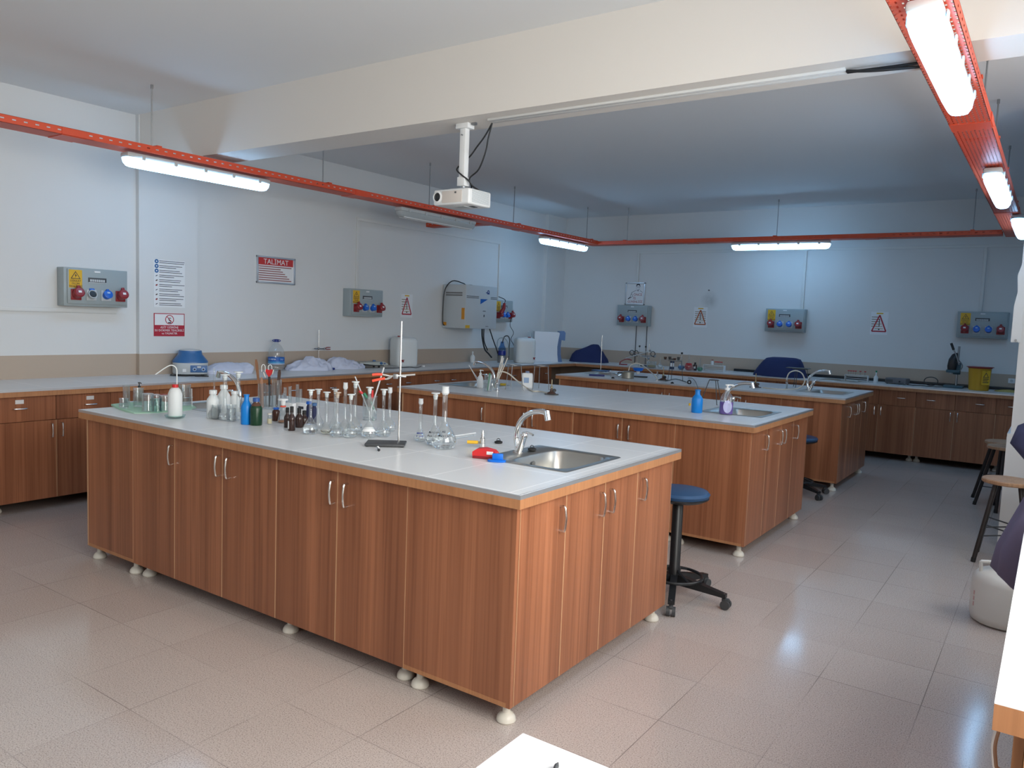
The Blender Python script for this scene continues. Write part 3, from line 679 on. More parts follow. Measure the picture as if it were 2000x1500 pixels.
def worktop(tag_, xl, xr, yn, yf, holes, label):
    t = thing('worktop', (0, 0, 0), label, 'worktop')
    b = MB(); b.slab(xl + .004, xr - .004, yn + .004, yf - .004, ZTOP, .8975, WEDGE, holes); b.build('core', t, smooth=False)
    b = MB(); b.slab(xl + .004, xr - .004, yn + .004, yf - .004, .8975, .9, TOP, holes); b.build('tile_surface', t, smooth=False)
    b = MB(); 
    for q in ((xl, xr, yn, yn + .004), (xl, xr, yf - .004, yf), (xl, xl + .004, yn + .004, yf - .004), (xr - .004, xr, yn + .004, yf - .004)): b.box(*q, .886, .9005, ALU)
    for q in ((xl, xr, yn + .004, yn + .008), (xl, xr, yf - .008, yf - .004), (xr - .016, xr - .012, yn + .008, yf - .008)): b.box(*q, .9, .9008, ALU)
    b.build('edge_trim', t, smooth=False)
    b = MB()
    for q in ((xl, xr, yn, yn + .004), (xl, xr, yf - .004, yf), (xl, xl + .004, yn + .004, yf - .004), (xr - .004, xr, yn + .004, yf - .004)): b.box(*q, ZTOP, .886, WEDGE)
    b.build('edge_band', t, smooth=False); return t
SSTEEL = P('sink_steel', (0.46, 0.45, 0.42), 0.33, 1)
def sink(x0, x1, y0, y1, label, side=1):
    t = thing('sink', ((x0 + x1) / 2, (y0 + y1) / 2, .9), label, 'sink')
    cx, cy = (x0 + x1) / 2, (y0 + y1) / 2; w2, h2 = (x1 - x0) / 2, (y1 - y0) / 2
    bx0, bx1, by0, by1 = -w2 + (.13 if side > 0 else .035), w2 - (.035 if side > 0 else .13), -h2 + .045, h2 - .05
    b = MB(); n = 48; R = []
    def ring(xa, xb, ya, yb, z, e):
        r = []
        for i in range(n):
            a = 2 * PI * i / n; ca, sa = math.cos(a), math.sin(a)
            r.append(b.bm.verts.new(((xa + xb) / 2 + abs(ca) ** (2 / e) * (1 if ca > 0 else -1) * (xb - xa) / 2, (ya + yb) / 2 + abs(sa) ** (2 / e) * (1 if sa > 0 else -1) * (yb - ya) / 2, z)))
        return r
    R = [ring(-w2, w2, -h2, h2, .0003, 40), ring(-w2 + .003, w2 - .003, -h2 + .003, h2 - .003, .003, 40), ring(-w2 + .012, w2 - .012, -h2 + .012, h2 - .012, .0015, 30),
         ring(bx0 - .006, bx1 + .006, by0 - .006, by1 + .006, .0015, 5), ring(bx0, bx1, by0, by1, -.004, 5), ring(bx0 + .006, bx1 - .006, by0 + .006, by1 - .006, -.10, 5), ring(bx0 + .02, bx1 - .02, by0 + .02, by1 - .02, -.135, 4.5),
         ring(bx0 + .05, bx1 - .05, by0 + .05, by1 - .05, -.142, 4), ring((bx0 + bx1) / 2 - .03, (bx0 + bx1) / 2 + .03, (by0 + by1) / 2 - .03, (by0 + by1) / 2 + .03, -.146, 2)]
    fs = []
    for a, c in zip(R, R[1:]):
        for i in range(n): fs.append(b.bm.faces.new((a[i], a[(i + 1) % n], c[(i + 1) % n], c[i])))
    fs.append(b.bm.faces.new(R[-1])); b._fin(fs, SSTEEL); b.build('basin', t, ang=50)
    b = MB(); b.cyl(.022, -.1455, -.143, DSTEEL, ((bx0 + bx1) / 2, (by0 + by1) / 2, 0)); b.build('drain', t)
    b = MB(); b.cyl(.012, 0, .004, DSTEEL, M=Matrix.Translation((bx0 + .0085 if side > 0 else bx1 - .0125, 0.0, -.04)) @ Matrix.Rotation(PI / 2, 4, 'Y')); b.build('overflow', t)
    return (x0 + .014, x1 - .014, y0 + .014, y1 - .014)
def faucet(x, y, rz, label, h=.215, reach=.2, lever=True):
    t = thing('faucet', (x, y, .9015), label, 'faucet', 'swan-neck taps at the sinks', rz)
    b = MB(); b.lathe([(0, 0), (.026, 0), (.026, .004), (.018, .01), (.0165, .03), (0, .03)], CHROME)
    pts = [(-.004, 0, .01), (-.020, 0, .065), (-.014, 0, .11), (.008, 0, .148), (.045, 0, h - .035), (.10, 0, h - .01), (.16, 0, h), (reach, 0, h - .003)]
    b.tube(pts, .0125, CHROME, n=14, smooth=6); b.tube([(reach - .002, 0, h + .006), (reach + .012, 0, h - .034)], .0145, CHROME, n=14); b.build('spout', t)
    if lever:
        b = MB(); b.tube([(.012, -.004, .005), (.046, -.006, .082)], .0155, CHROME, n=14); b.ball(.0185, CHROME, (.048, -.006, .088)); b.tube([(.048, -.006, .098), (.075, -.006, .104), (.115, -.006, .100)], .006, CHROME, smooth=4); b.build('lever', t)
    return t
IS = (('near', 2.063, 5.242, -8.739, -7.277), ('middle', 2.045, 5.212, -6.002, -4.520), ('far', 1.988, 5.190, -3.266, -1.900))
SK = []
for nm, xl, xr, yn, yf in IS:
    yc = (yn + yf) / 2 + (.035 if nm == 'near' else 0.01)
    h1 = sink(xr - .575, xr - .105, yc - .275, yc + .235, f'stainless steel sink inset at the aisle end of the {nm} island', 1)
    h2 = sink(xl + .06, xl + .53, yc - .275, yc + .235, f'stainless steel sink inset at the wall end of the {nm} island', -1)
    worktop(nm, xl, xr, yn, yf, [h1, h2], f'white tiled worktop with wooden edge on the {nm} island')
    island(nm, xl, xr, yn, yf, 0)
faucet(4.717, -7.994, math.radians(-18), 'chrome swan-neck tap at near island sink beside the blue eraser')
faucet(4.744, -5.215, math.radians(-12), 'chrome swan-neck tap behind the purple soap bottle')
faucet(4.678, -2.555, math.radians(-10), 'chrome swan-neck tap at the aisle end of the far island')
faucet(2.548, -7.99, math.radians(180), 'chrome swan-neck tap behind the white bottles on near island')
faucet(2.53, -5.25, math.radians(182), 'chrome swan-neck tap behind pipettes on the middle island')

# wall cabinets and wall worktops
U = .81
def wall_unit(lab, lh=False):
    t = thing('counter_cabinet', (0, 0, 0), lab, 'cabinet', 'drawer cabinets along the walls')
    I = Matrix.Identity(4); b = MB(); th = .018
    b.box(0, U, -.73, -.02, ZB, ZB + th, WOOD); b.box(0, th, -.73, -.02, ZB + th, ZTOP, WOOD); b.box(U - th, U, -.73, -.02, ZB + th, ZTOP, WOOD); b.box(th, U - th, -.04, -.02, ZB + th, ZTOP, WOOD); b.build('carcass', t, smooth=False)
    for k in (0, 1):
        d = MB(); d.box(k * U / 2 + .0015, (k + 1) * U / 2 - .0015, -.75, -.732, .663, ZTOP - .003, WOOD, .0012, seg=1); dd = d.build('drawer', t, smooth=False)
        handle(dd, (U * .25 - .045) if k == 0 else (U * .75 + .045), -.75, .76, False, L=.085)
        if lh:
            q = MB(); hx = (U * .25 - .045) if k == 0 else (U * .75 + .045); q.box(hx - .028, hx + .028, -.754, -.749, .793, .822, PAPER, .001); q.build('label_holder', dd)
        door(t, I, k * U / 2, (k + 1) * U / 2, ZB, .66, U / 2 - .036 if k == 0 else U / 2 + .036, -.75, .585)
    for fx in (.04, U - .04): foot(t, fx, -.63)
    return t
ords = ['first', 'second', 'third', 'fourth', 'fifth', 'sixth', 'seventh', 'eighth', 'ninth', 'tenth']
proto = wall_unit('walnut cabinet at the left wall with white label holders, seen beside the near island', True)
proto.location = (0, -8.67, 0); proto.rotation_euler = (0, 0, PI / 2)
proto2 = wall_unit('walnut drawer cabinet along left wall, just behind the near island', False)
proto2.location = (0, -7.86, 0); proto2.rotation_euler = (0, 0, PI / 2)
for k in range(2, 9):
    dup(proto2, (0, -8.67 + U * k, 0), PI / 2, f'walnut drawer cabinet along the left wall, {ords[k]} from the camera')
dup(proto2, (0, -9.48, 0), PI / 2, 'walnut drawer cabinet at the left wall beyond the frame edge')
bx = [1.41 - .6 + U * k for k in range(8)]
for k, x in enumerate([5.46 - U * j for j in range(5, -3, -1)]):
    if x > 6.9: continue
    if x < 1.0: continue
    if x + U > 7.5: continue
    dup(proto2, (x, 0, 0), 0, f'walnut drawer cabinet along the back wall, {ords[k]} from the corner')
def wall_top(name, q, label, holes=(), front=None):
    t = thing('worktop', (0, 0, 0), label, 'worktop')
    b = MB(); b.slab(*q, ZTOP, .8975, WEDGE, holes); b.build('core', t, smooth=False)
    b = MB(); b.slab(*q, .8975, .9, TOP, holes); b.build('tile_surface', t, smooth=False)
    b = MB(); b.box(*front, .886, .9005, ALU); b.build('edge_trim', t, smooth=False)
bs = (4.32, 4.78, -.68, -.22)
h3 = sink(*bs, 'stainless steel sink in the back wall counter beside the tube rack', 1)
wall_top('l', (0, .815, -9.5, -.004), 'long white worktop along the left wall', (), (.815, .819, -9.5, -.815))
wall_top('b', (.817, RX, -.815, -.004), 'long white worktop along the back wall', (h3,), (.82, RX, -.819, -.815))
b = MB(); b.box(3.0, 7.4, -.05, -.004, .9008, .935, BLACK, .004); tag(b.build('black_conduit'), 'long black conduit lying along the back wall on the counter', 'conduit')

# near bench at the right with its cabinet, and the desk
BX = 6.735
t = thing('worktop', (BX, -9.45, 0), 'bright white bench top at the right edge of the picture', 'worktop')
b = MB(); b.box(0, .75, 0, 1.85, ZTOP, .8975, WEDGE); b.build('core', t, smooth=False)
b = MB(); b.box(0.0, .75, 0.0, 1.85, .8975, .9, P('bright_white_top', (.86, .87, .9), .3)); b.build('tile_surface', t, smooth=False)
t = thing('bench_cabinet', (BX + .03, -9.43, 0), 'orange-brown wooden cabinet under the bright bench at right', 'cabinet')
b = MB(); b.box(.02, .72, 0, .018, ZB, ZTOP, WEDGE); b.build('end_panel', t, smooth=False)
b = MB(); b.box(.02, .72, .018, 1.8, ZB, ZB + .018, WEDGE); b.box(.7, .72, .018, 1.8, ZB, ZTOP, WEDGE); b.box(.02, .72, 1.78, 1.8, ZB + .018, ZTOP, WEDGE); b.build('carcass', t, smooth=False)
for k in range(2):
    M = Matrix.Translation((.02, 1.78, 0)) @ Matrix.Rotation(-PI / 2, 4, 'Z')
    for z0, z1 in ((ZB, .44), (.445, .65), (.655, ZTOP - .01)):
        d = MB(); d.box(k * .88 + .003, k * .88 + .877, -.018, 0, z0, z1, WEDGE, .0012, M=M, seg=1); dd = d.build('drawer', t, smooth=False); handle(dd, k * .88 + (.78 if k else .44), -.018, z1 - .08, True, M, L=.09, m=CHROME)
for q in ((.07, .06), (.66, .06), (.07, 1.72), (.66, 1.72)): foot(t, *q)
t = thing('desk', (6.0, -9.825, 0), 'white desk top corner at the bottom edge of the picture', 'desk')
b = MB(); b.box(0, .68, -.9, 0, .722, .75, P('bright_white_top', (.86, .87, .9), .3), .002); b.build('desk_top', t)
for q in ((.03, -.06), (.65, -.06), (.03, -.86), (.65, -.86)):
    b = MB(); b.box(q[0] - .02, q[0] + .02, q[1] - .02, q[1] + .02, 0, .722, LGREY); b.build('leg', t)
b = MB(); p = at(1087, 1496, .757); b.tube([p, p + Vector((.04, -.11, 0))], .0045, DGREY); b.tube([p + Vector((-.003, .01, 0)), p], .0012, DGREY, r1=.0045); tag(b.build('pen'), 'dark pen tip lying on the white desk at the bottom edge', 'pen')

# ------------------------------------------------------------ stools
def swivel(x, y, sz, a0, label):
    t = thing('swivel_stool', (x, y, 0), label, 'stool', 'blue swivel lab stools')
    b = MB(); b.lathe([(0, sz - .05), (.13, sz - .05), (.165, sz - .035), (.172, sz - .018), (.160, sz - .004), (.12, sz + .004), (0, sz + .006)], VINYL, n=40); b.build('seat', t)
    b = MB(); b.lathe([(0, sz - .058), (.14, sz - .058), (.168, sz - .042), (.168, sz - .034), (0, sz - .04)], BLACK, n=40); b.build('seat_pan', t)
    b = MB(); b.cyl(.013, .2, sz - .05, BLACK); b.lathe([(0, .08), (.031, .08), (.036, .17), (.030, .18), (.030, sz - .09), (.024, sz - .08), (0, sz - .08)], BLACK, n=24); b.build('column', t)
    b = MB(); b.tube([(.155 * math.cos(2 * PI * i / 32), .155 * math.sin(2 * PI * i / 32), .128) for i in range(32)], .0085, BLACK, closed=True)
    for k in range(3):
        a = a0 + .6 + k * 2.094; b.tube([(.025 * math.cos(a), .025 * math.sin(a), .165), (.155 * math.cos(a), .155 * math.sin(a), .128)], .007, BLACK)
    b.build('foot_ring', t)
    for k in range(5):
        a = a0 + k * 2 * PI / 5; M = Matrix.Rotation(a, 4, 'Z')
        b = MB(); b.prism([(.02, .08), (.02, .14), (.06, .132), (.30, .082), (.30, .062)], -.018, .018, BLACK, M=M); lg = b.build('leg', t, ang=20)
        b = MB(); b.cyl(.006, .05, .085, DSTEEL, (.29, 0, 0), M=M)
        for s in (-1, 1): b.cyl(.026, 0, .018, DGREY, M=M @ Matrix.Translation((.30, s * .015 - .009 + (.0 if s > 0 else 0), .026)) @ Matrix.Rotation(-PI / 2, 4, 'X'))
        b.box(.278, .318, -.012, .012, .04, .06, DGREY, .005, M=M); b.build('caster', lg)
    return t
swivel(5.11, -6.96, .62, math.radians(-69), 'blue padded swivel stool standing by the end of the near island')
swivel(4.87, -3.58, .545, math.radians(-32), 'blue padded swivel stool behind the middle island, half hidden')
SLEG = P('stool_leg_black', (.022, .017, .016), .45)
def wstool(x, y, z, a0, label):
    t = thing('wooden_stool', (x, y, 0), label, 'stool', 'round wooden stools by the right pier')
    b = MB(); b.lathe([(0, z - .028), (.155, z - .028), (.16, z - .022), (.16, z - .006), (.154, z), (0, z)], WSTOOL, n=40); b.build('seat', t)
    for k in range(4):
        a = a0 + k * PI / 2; c, s = math.cos(a), math.sin(a)
        b = MB(); b.tube([(.10 * c, .10 * s, z - .028), (.22 * c, .22 * s, .012)], .0145, SLEG, n=10); b.tube([(.218 * c, .218 * s, .03), (.223 * c, .223 * s, 0.0)], .0155, BLACKR, n=10); b.build('leg', t)
    b = MB()
    for zz, rr in ((.18, .185), (.24, .172)):
        for k in (0, 1):
            p = [(rr * math.cos(a0 + (k + j * 2) * PI / 2), rr * math.sin(a0 + (k + j * 2) * PI / 2), zz + k * .03) for j in (0, 1)]
            b.tube(p, .005, DGREY)
    b.build('cross_bar', t); return t
wstool(6.58, -4.78, .57, PI / 4, 'round wooden stool in front of the white pier')
wstool(6.45, -2.53, .57, math.radians(170), 'round wooden stool farthest back, nearest the back cabinets')
wstool(6.49, -2.88, .57, math.radians(170), 'round wooden stool standing just in front of the farthest one')

# ------------------------------------------------------------ glassware builders
GV = 'volumetric flasks grouped on the near island'
def flask(x, y, r, h, label, rn=None, stop=True, liq=0, lm=None, group=GV, z=.9, gm=None, tagp=False, write=None, rz=0, stopm=None):
    """flat-bottomed volumetric flask with a long neck"""
    gm = gm or GLASS; rn = rn or max(.0082, r * .2)
    t = thing('volumetric_flask', (x, y, z + .0006), label, 'flask', group, rz)
    sh = h - (.0 if stop else 0); zn = r * 1.75
    prof = [(0, .004), (r * .68, .001), (r * .84, .005), (r * 1.0, r * .42), (r * .99, r * .7), (r * .86, r * 1.08), (r * .62, r * 1.5), (rn + (r - rn) * .16, r * 1.95), (rn, r * 2.3), (rn, sh * .86), (rn * 1.15, sh * .88), (rn * 1.25, sh * .93)]
    b = MB(); b.lathe(prof, gm, n=28); b.build('glass_body', t, ang=60)
    if liq:
        zt = r * liq; lp = [(0, .006)] + [(a * .94, max(c, .0065)) for a, c in prof[1:] if c < zt]
        ra = lp[-1][0]; b = MB(); b.lathe(lp + [(ra * .98, zt), (0, zt)], lm or WATER, n=28); b.build('liquid', t, ang=60)
    if stop:
        b = MB(); b.lathe([(0, sh * .87), (rn * .9, sh * .87), (rn * 1.35, sh * .955), (rn * .95, sh * .965), (rn * .95, sh * .975), (rn * 2.3, sh * .98), (rn * 2.3, sh), (0, sh)] if stop == 1 else [(0, sh * .86), (rn * 1.05, sh * .87), (rn * 1.5, sh * .9), (rn * 1.3, sh * .985), (rn * 1.5, sh), (0, sh)], stopm or (GFROST if stop == 2 else TRANSL), n=20); b.build('stopper', t)
    if tagp:
        b = MB(); b.rings([(r * .9, 0, 0, r * 1.0, r * 1.0), (r * 1.45, 0, 0, r * .62, r * .62)], PAPER, n=24, cap=False)
        keep = [f for f in b.bm.faces if f.calc_center_median().x > -.2 * r and f.calc_center_median().y < .3 * r and f.calc_center_median().y < f.calc_center_median().x * .9]
        bmesh.ops.delete(b.bm, geom=[f for f in b.bm.faces if f not in keep], context='FACES'); b.build('paper_label', t, normals=False)
    if write:
        lines, m_, sz = write; b = MB()
        for k, s in enumerate(lines):
            L = len(s)
            for i, ch in enumerate(s):       # letters wrapped round the body, facing the room
                a = (i - (L - 1) / 2) * sz * .66 / (r * .8)
                zz = r * 1.42 - k * sz * 1.3; rr = r * (.69 if zz > r * 1.25 else .86) + .0012
                Mw = Matrix.Rotation(a + math.radians(38), 4, 'Z') @ Matrix.Translation((0, -rr, zz)) @ Matrix.Rotation(math.radians(-32), 4, 'X')
                b.text(ch, sz * 1.0, 0, 0, 0, m_, .0004, M=Mw, off=.0003)
        b.build('handwriting', t, smooth=False)
    return t
def beaker(x, y, r, h, label, liq=0, inv=False, group=None, z=.9, gm=None, name='beaker', spout=True, lm=None, handle_=False):
    t = thing(name, (x, y, z + .0006), label, 'beaker' if name == 'beaker' else name.replace('_', ' '), group)
    pr = [(0, .002), (r * .93, .002), (r, .007), (r, h - .004), (r * 1.06, h), (r * 1.03, h + .0005), (r * .96, h - .006), (r * .96, .009), (0, .0065)]
    if inv: pr = [(a, h - c) for a, c in pr]
    b = MB(); b.lathe(pr, gm or GLASS, n=28)
    if handle_: b.tube([(r, 0, h * .9), (r * 1.5, 0, h * .85), (r * 1.55, 0, h * .4), (r, 0, h * .2)], .003, gm or GLASS, smooth=5)
    b.build('glass_body', t, ang=50)
    if liq:
        b = MB(); b.lathe([(0, .008), (r * .95, .0095), (r * .955, h * liq), (0, h * liq)], lm or WATER, n=28); b.build('liquid', t)
    return t
def cylinder_(x, y, r, h, label, name='measuring_cylinder', foot_=True, group=None, z=.9, tools=None):
    t = thing(name, (x, y, z + .0006), label, 'measuring cylinder' if name == 'measuring_cylinder' else name.replace('_', ' '), group)
    b = MB(); rf = r * 1.7 if foot_ else r
    b.lathe([(0, 0), (rf, 0), (rf, .006), (r, .010), (r, h - .002), (r * 1.08, h), (r * .93, h - .001), (r * .93, .014), (0, .012)], GLASS, n=26); b.build('glass_body', t, ang=50)
    return t
def pump_bottle(x, y, r, h, label, body, pump, liq=None, lab=None, z=.9, rz=0, name='pump_bottle', hs=.74):
    t = thing(name, (x, y, z + .0006), label, 'pump bottle', None, rz)
    b = MB(); hb = h * hs
    b.rings([(0, 0, 0, r * .9, r * .7), (.006, 0, 0, r, r * .78), (hb * .55, 0, 0, r * .97, r * .76), (hb * .8, 0, 0, r * .7, r * .6), (hb * .93, 0, 0, r * .33, r * .33), (hb, 0, 0, r * .3, r * .3)], body, n=32, e=2.4); b.build('bottle', t, ang=60)
    if liq:
        b = MB(); b.rings([(.004, 0, 0, r * .86, r * .66), (.008, 0, 0, r * .95, r * .73), (hb * .52, 0, 0, r * .94, r * .73)], liq, n=32, e=2.4); b.build('liquid', t)
    b = MB(); b.lathe([(0, hb), (r * .36, hb), (r * .38, hb + h * .07), (r * .15, hb + h * .09), (r * .13, h * .93), (r * .3, h * .94), (r * .3, h * .99), (0, h)], pump, n=20); b.tube([(0, 0, h * .965), (r * .7, 0, h * .97), (r * .95, 0, h * .94)], r * .12, pump, smooth=4); b.build('pump', t)
    if lab:
        b = MB(); n = 24; pts = [(r * .62 * math.cos(2 * PI * i / n), hb * .34 + hb * .26 * math.sin(2 * PI * i / n)) for i in range(n)]
        b.prism(pts, -r * .80, -r * .74, lab, M=Matrix.Rotation(math.radians(20), 4, 'Z')); b.build('paper_label', t)
    return t
def bottle(x, y, r, h, label, m, cap=None, capm=None, name='bottle', group=None, z=.9, neck=.36, sh=.62, lab=None, liq=None, cat='bottle', rz=0, captop=.9):
    t = thing(name, (x, y, z + .0006), label, cat, group, rz)
    b = MB(); b.lathe([(0, 0), (r * .92, 0), (r, r * .12), (r, h * sh), (r * .93, h * (sh + .06)), (r * .62, h * (sh + .16)), (r * neck, h * (sh + .22)), (r * neck, h * captop), (r * neck * 1.25, h * captop), (r * neck * 1.25, h * (captop + .025)), (r * neck, h * (captop + .03)), (0, h * (captop + .03))], m, n=30); b.build('bottle_body', t, ang=50)
    if capm:
        b = MB(); c = cap or neck * 1.35; b.lathe([(0, h * (captop - .04)), (r * c, h * (captop - .04)), (r * c, h * .99), (r * c * .9, h), (0, h)], capm, n=24); b.build('cap', t)
    if lab:
        b = MB(); z0, z1, lm, a0, a1 = lab; n = 12; vs = []
        for i in range(n + 1):
            a = a0 + (a1 - a0) * i / n; vs.append([b.bm.verts.new((rr * math.cos(a), rr * math.sin(a), zz)) for rr, zz in ((r + .0004, h * z0), (r + .0004, h * z1), (r + .001, h * z1), (r + .001, h * z0))])
        fs = [b.bm.faces.new((p[j], p[(j + 1) % 4], q[(j + 1) % 4], q[j])) for p, q in zip(vs, vs[1:]) for j in range(4)] + [b.bm.faces.new(vs[0][::-1]), b.bm.faces.new(vs[-1])]
        b._fin(fs, lm); b.build('paper_label', t)
    return t
def wash_bottle(x, y, r, h, label, m, capm, tube, name='wash_bottle', z=.9):
    t = thing(name, (x, y, z + .0006), label, 'wash bottle')
    b = MB(); b.lathe([(0, 0), (r * .92, 0), (r, r * .12), (r, h * .72), (r * .96, h * .8), (r * .75, h * .93), (r * .45, h), (0, h)], m, n=32); b.build('bottle_body', t, ang=60)
    b = MB(); b.lathe([(0, h - .002), (r * .42, h - .002), (r * .42, h + .016), (r * .35, h + .018), (0, h + .018)], capm, n=26); b.build('cap', t)
    b = MB(); b.tube([Vector(p) - Vector((x, y, z + .0006)) for p in tube], .0032, TRANSL, smooth=6); b.build('spout_tube', t)
    return t

# ------------------------------------------------------------ near island: green cloth end
g1, g2 = at(217, 794), at(267, 808)
b = MB(); pts = [at(217, 793), at(246, 805), at(262, 808), at(300, 807), at(345, 804), at(372, 801), at(384, 797), at(375, 791), at(330, 786), at(290, 784), at(245, 787)]
n = len(pts); cen = sum(pts, Vector()) / n
lo = [b.bm.verts.new((p.x, p.y, .9004)) for p in pts]; hi = [b.bm.verts.new((p.x, p.y, .9035 + .008 * (i in (0, 1)))) for i, p in enumerate(pts)]
mid = [b.bm.verts.new((cen.x + (p.x - cen.x) * .85, cen.y + (p.y - cen.y) * .85, .9052)) for p in pts]; c0 = b.bm.verts.new((cen.x, cen.y, .9048))
fs = [b.bm.faces.new(lo[::-1])]
for i in range(n):
    j = (i + 1) % n; fs += [b.bm.faces.new((lo[i], lo[j], hi[j], hi[i])), b.bm.faces.new((hi[i], hi[j], mid[j], mid[i])), b.bm.faces.new((mid[i], mid[j], c0))]
b._fin(fs, PALEG); tag(b.build('cloth'), 'pale green cloth under the glassware at left end of near island', 'cloth')
ZC = .9056
def S(u, vb, vt, w, z=.9): return spec(u, vb, vt, w, z)
x, y, r, h = S(242, 799, 778, 17, ZC); beaker(x, y, r, h, 'small clear beaker at the left corner of the green cloth', z=ZC)
x, y, r, h = S(247, 792, 753, 13, ZC); cylinder_(x, y, r, h, 'tall clear glass cylinder standing behind the small left beaker', z=ZC, foot_=False)
x, y, r, h = S(270.5, 796, 758, 19, ZC); beaker(x, y, r, h, 'tall glass jar in front of the black pump bottle', z=ZC, name='glass_jar')
x, y, r, h = S(272, 787, 746.5, 15, ZC); pump_bottle(x, y, r, h, 'bottle with black pump among glassware on green cloth', GPLAS, BLACK, z=ZC)
for u, vb, vt, wd, nm in ((289, 804, 768, 21, 'upturned glass beaker left of centre on the green cloth'), (307, 805, 776, 17, 'upturned glass beaker in the middle of green cloth'), (321, 803, 770, 21, 'upturned glass beaker just left of the red-capped wash bottle')):
    x, y, r, h = S(u, vb, vt, wd, ZC); beaker(x, y, r, h, nm, inv=True, z=ZC, gm=GGREENISH if wd == 17 else None)
x, y, r, h = S(304, 793, 770, 20, ZC); beaker(x, y, r, h, 'upturned glass beaker at back of the green cloth', inv=True, z=ZC)
x, y, r, h = S(361, 794, 752, 22, .9032); beaker(x, y, r, h, 'glass jug with handle behind the red-capped wash bottle', z=ZC, name='glass_jug', handle_=True)
# petri dish and wash bottle on it
x, y, r, h = S(342, 819, 810, 37)
beaker(x, y, r, .017, 'round glass dish holding the red-capped wash bottle', name='petri_dish', gm=GGREENISH)
dp = (x, y); q = [pv(u, v, dp) for u, v in ((345.5, 757), (345.5, 735), (344.5, 720), (336, 713.5), (325, 717), (303.5, 731.5))]
wash_bottle(x, y, .0385, pv(345, 757, dp).z - .909, 'white wash bottle with red cap and bent spout on glass dish', TRANSL, REDP, q, z=.909)
p = at(375, 795); 
b = MB(); b.tube([p, pv(374.5, 759, p)], .003, GFROST, n=8); tag(b.build('glass_rod'), 'upright glass rod right of the glass jug on near island', 'rod')

# bottles and flasks left of the blue bottle
x, y, r, h = S(416, 818, 762, 24)
bottle(x, y, r, h, 'milky bottle behind the leftmost water-filled beaker', TRANSL, capm=WHITEP, neck=.45)
p = at(417, 812); b = MB(); 
x, y, r, h = S(437, 812, 752, 24)
bottle(x, y, r, h, 'white bottle with ribbed white cap behind round flasks', TRANSL, capm=WHITEP, neck=.45)
x, y, r, h = S(458, 806, 764, 20)
bottle(x, y, r, h, 'short white bottle standing behind the left tap', TRANSL, capm=WHITEP, neck=.5)
for u, vb, vt, wd, nm, lq in ((418, 819, 712, 24, 'tall-necked flask at far left of the bottle cluster', 1.3), (439, 822, 731, 24, 'tall-necked round flask with dark swirl behind front beaker', 1.2), (465, 821, 726, 24, 'tall-necked flask partly hidden by the blue bottle', 1.2)):
    x, y, r, h = S(u, vb, vt, wd); flask(x, y, r, h, nm, liq=lq, stop=0 if u == 418 else 1, group='tall flasks left of the blue bottle', rn=.011 if u > 420 else .005)
x, y, r, h = S(452, 824, 791, 18); beaker(x, y, r, h, 'small water-filled beaker in front of the left tap', liq=.8)
x, y, r, h = S(423, 820, 791, 18); beaker(x, y, r, h, 'clear beaker of liquid at the left of bottle cluster', liq=.85)
x, y, r, h = S(481, 830, 768, 21)
bottle(x, y, r, h, 'bright blue plastic bottle on the near island', BLUEB, name='blue_bottle', sh=.55, neck=.45, captop=.93)
x, y, r, h = S(500, 832, 777, 23.5)
t = bottle(x, y, r, h, 'brown bottle in green net sleeve with blue cap', GREENL, capm=P('cap_blue', (.03, .09, .3), .4), neck=.42, sh=.6)
b = MB(); b.lathe([(r * .84, h * .71), (r * .70, h * .765), (r * .48, h * .82), (r * .46, h * .87)], P('brown_glass_solid', (.10, .045, .03), .15), n=26); b.build('brown_neck', t)
for k in range(0):
    pass

# tool holder
x, y, r, h = S(511, 800, 749, 15); t = cylinder_(x, y, r, h, 'glass cylinder holding wooden spatulas, left of the large one', name='glass_cylinder', foot_=False)
bp = (x, y)
x2, y2, r2, h2 = S(540, 803, 742, 19); cylinder_(x2, y2, r2, h2, 'large glass cylinder behind the small bottles on near island', name='glass_cylinder', foot_=False)
x3, y3, r3, h3 = S(526, 800, 752, 14); cylinder_(x3, y3, r3, h3, 'narrow glass cylinder between two tool cylinders', name='glass_cylinder', foot_=False)
def stick(name, pts, rad, m, label, cat='tool', n=8, flat=None):
    b = MB(); b.tube(pts, rad, m, n=n, smooth=5 if len(pts) > 2 else 0); return tag(b.build(name), label, cat)
def blade(name, p0, p1, w0, w1, m, label, cat='tool', th=.002, par=None):
    p0, p1 = Vector(p0), Vector(p1); d = (p1 - p0); L = d.length; d.normalize(); side = RT - d * RT.dot(d); side.normalize(); nn = d.cross(side)
    M = Matrix((side, nn, d)).transposed().to_4x4(); M.translation = p0
    b = MB(); b.prism([(-w0, 0), (w0, 0), (w1, L * .92), (w1 * .6, L), (-w1 * .6, L), (-w1, L * .92)], -th, th, m, M=M)
    return tag(b.build(name), label, cat) if par is None else b.build(name, par)
blade('wooden_spatula', (bp[0], bp[1], .91), pv(500, 702, bp), .005, .009, BROWN, 'brown wooden spatula leaning left in the glass cylinder', 'spatula')
blade('wooden_spatula', (bp[0] + .01, bp[1] + .003, .91), pv(511, 737, bp), .006, .0075, P('pinkish_wood', (.42, .22, .14), .6), 'short pinkish wooden spatula in front of the tall one', 'spatula')
blade('wooden_spatula', (x2, y2, .92), pv(546, 722, (x2, y2)), .006, .010, DBROWN, 'dark brown wooden stick in the large cylinder', 'spatula')
b3 = (x3, y3)
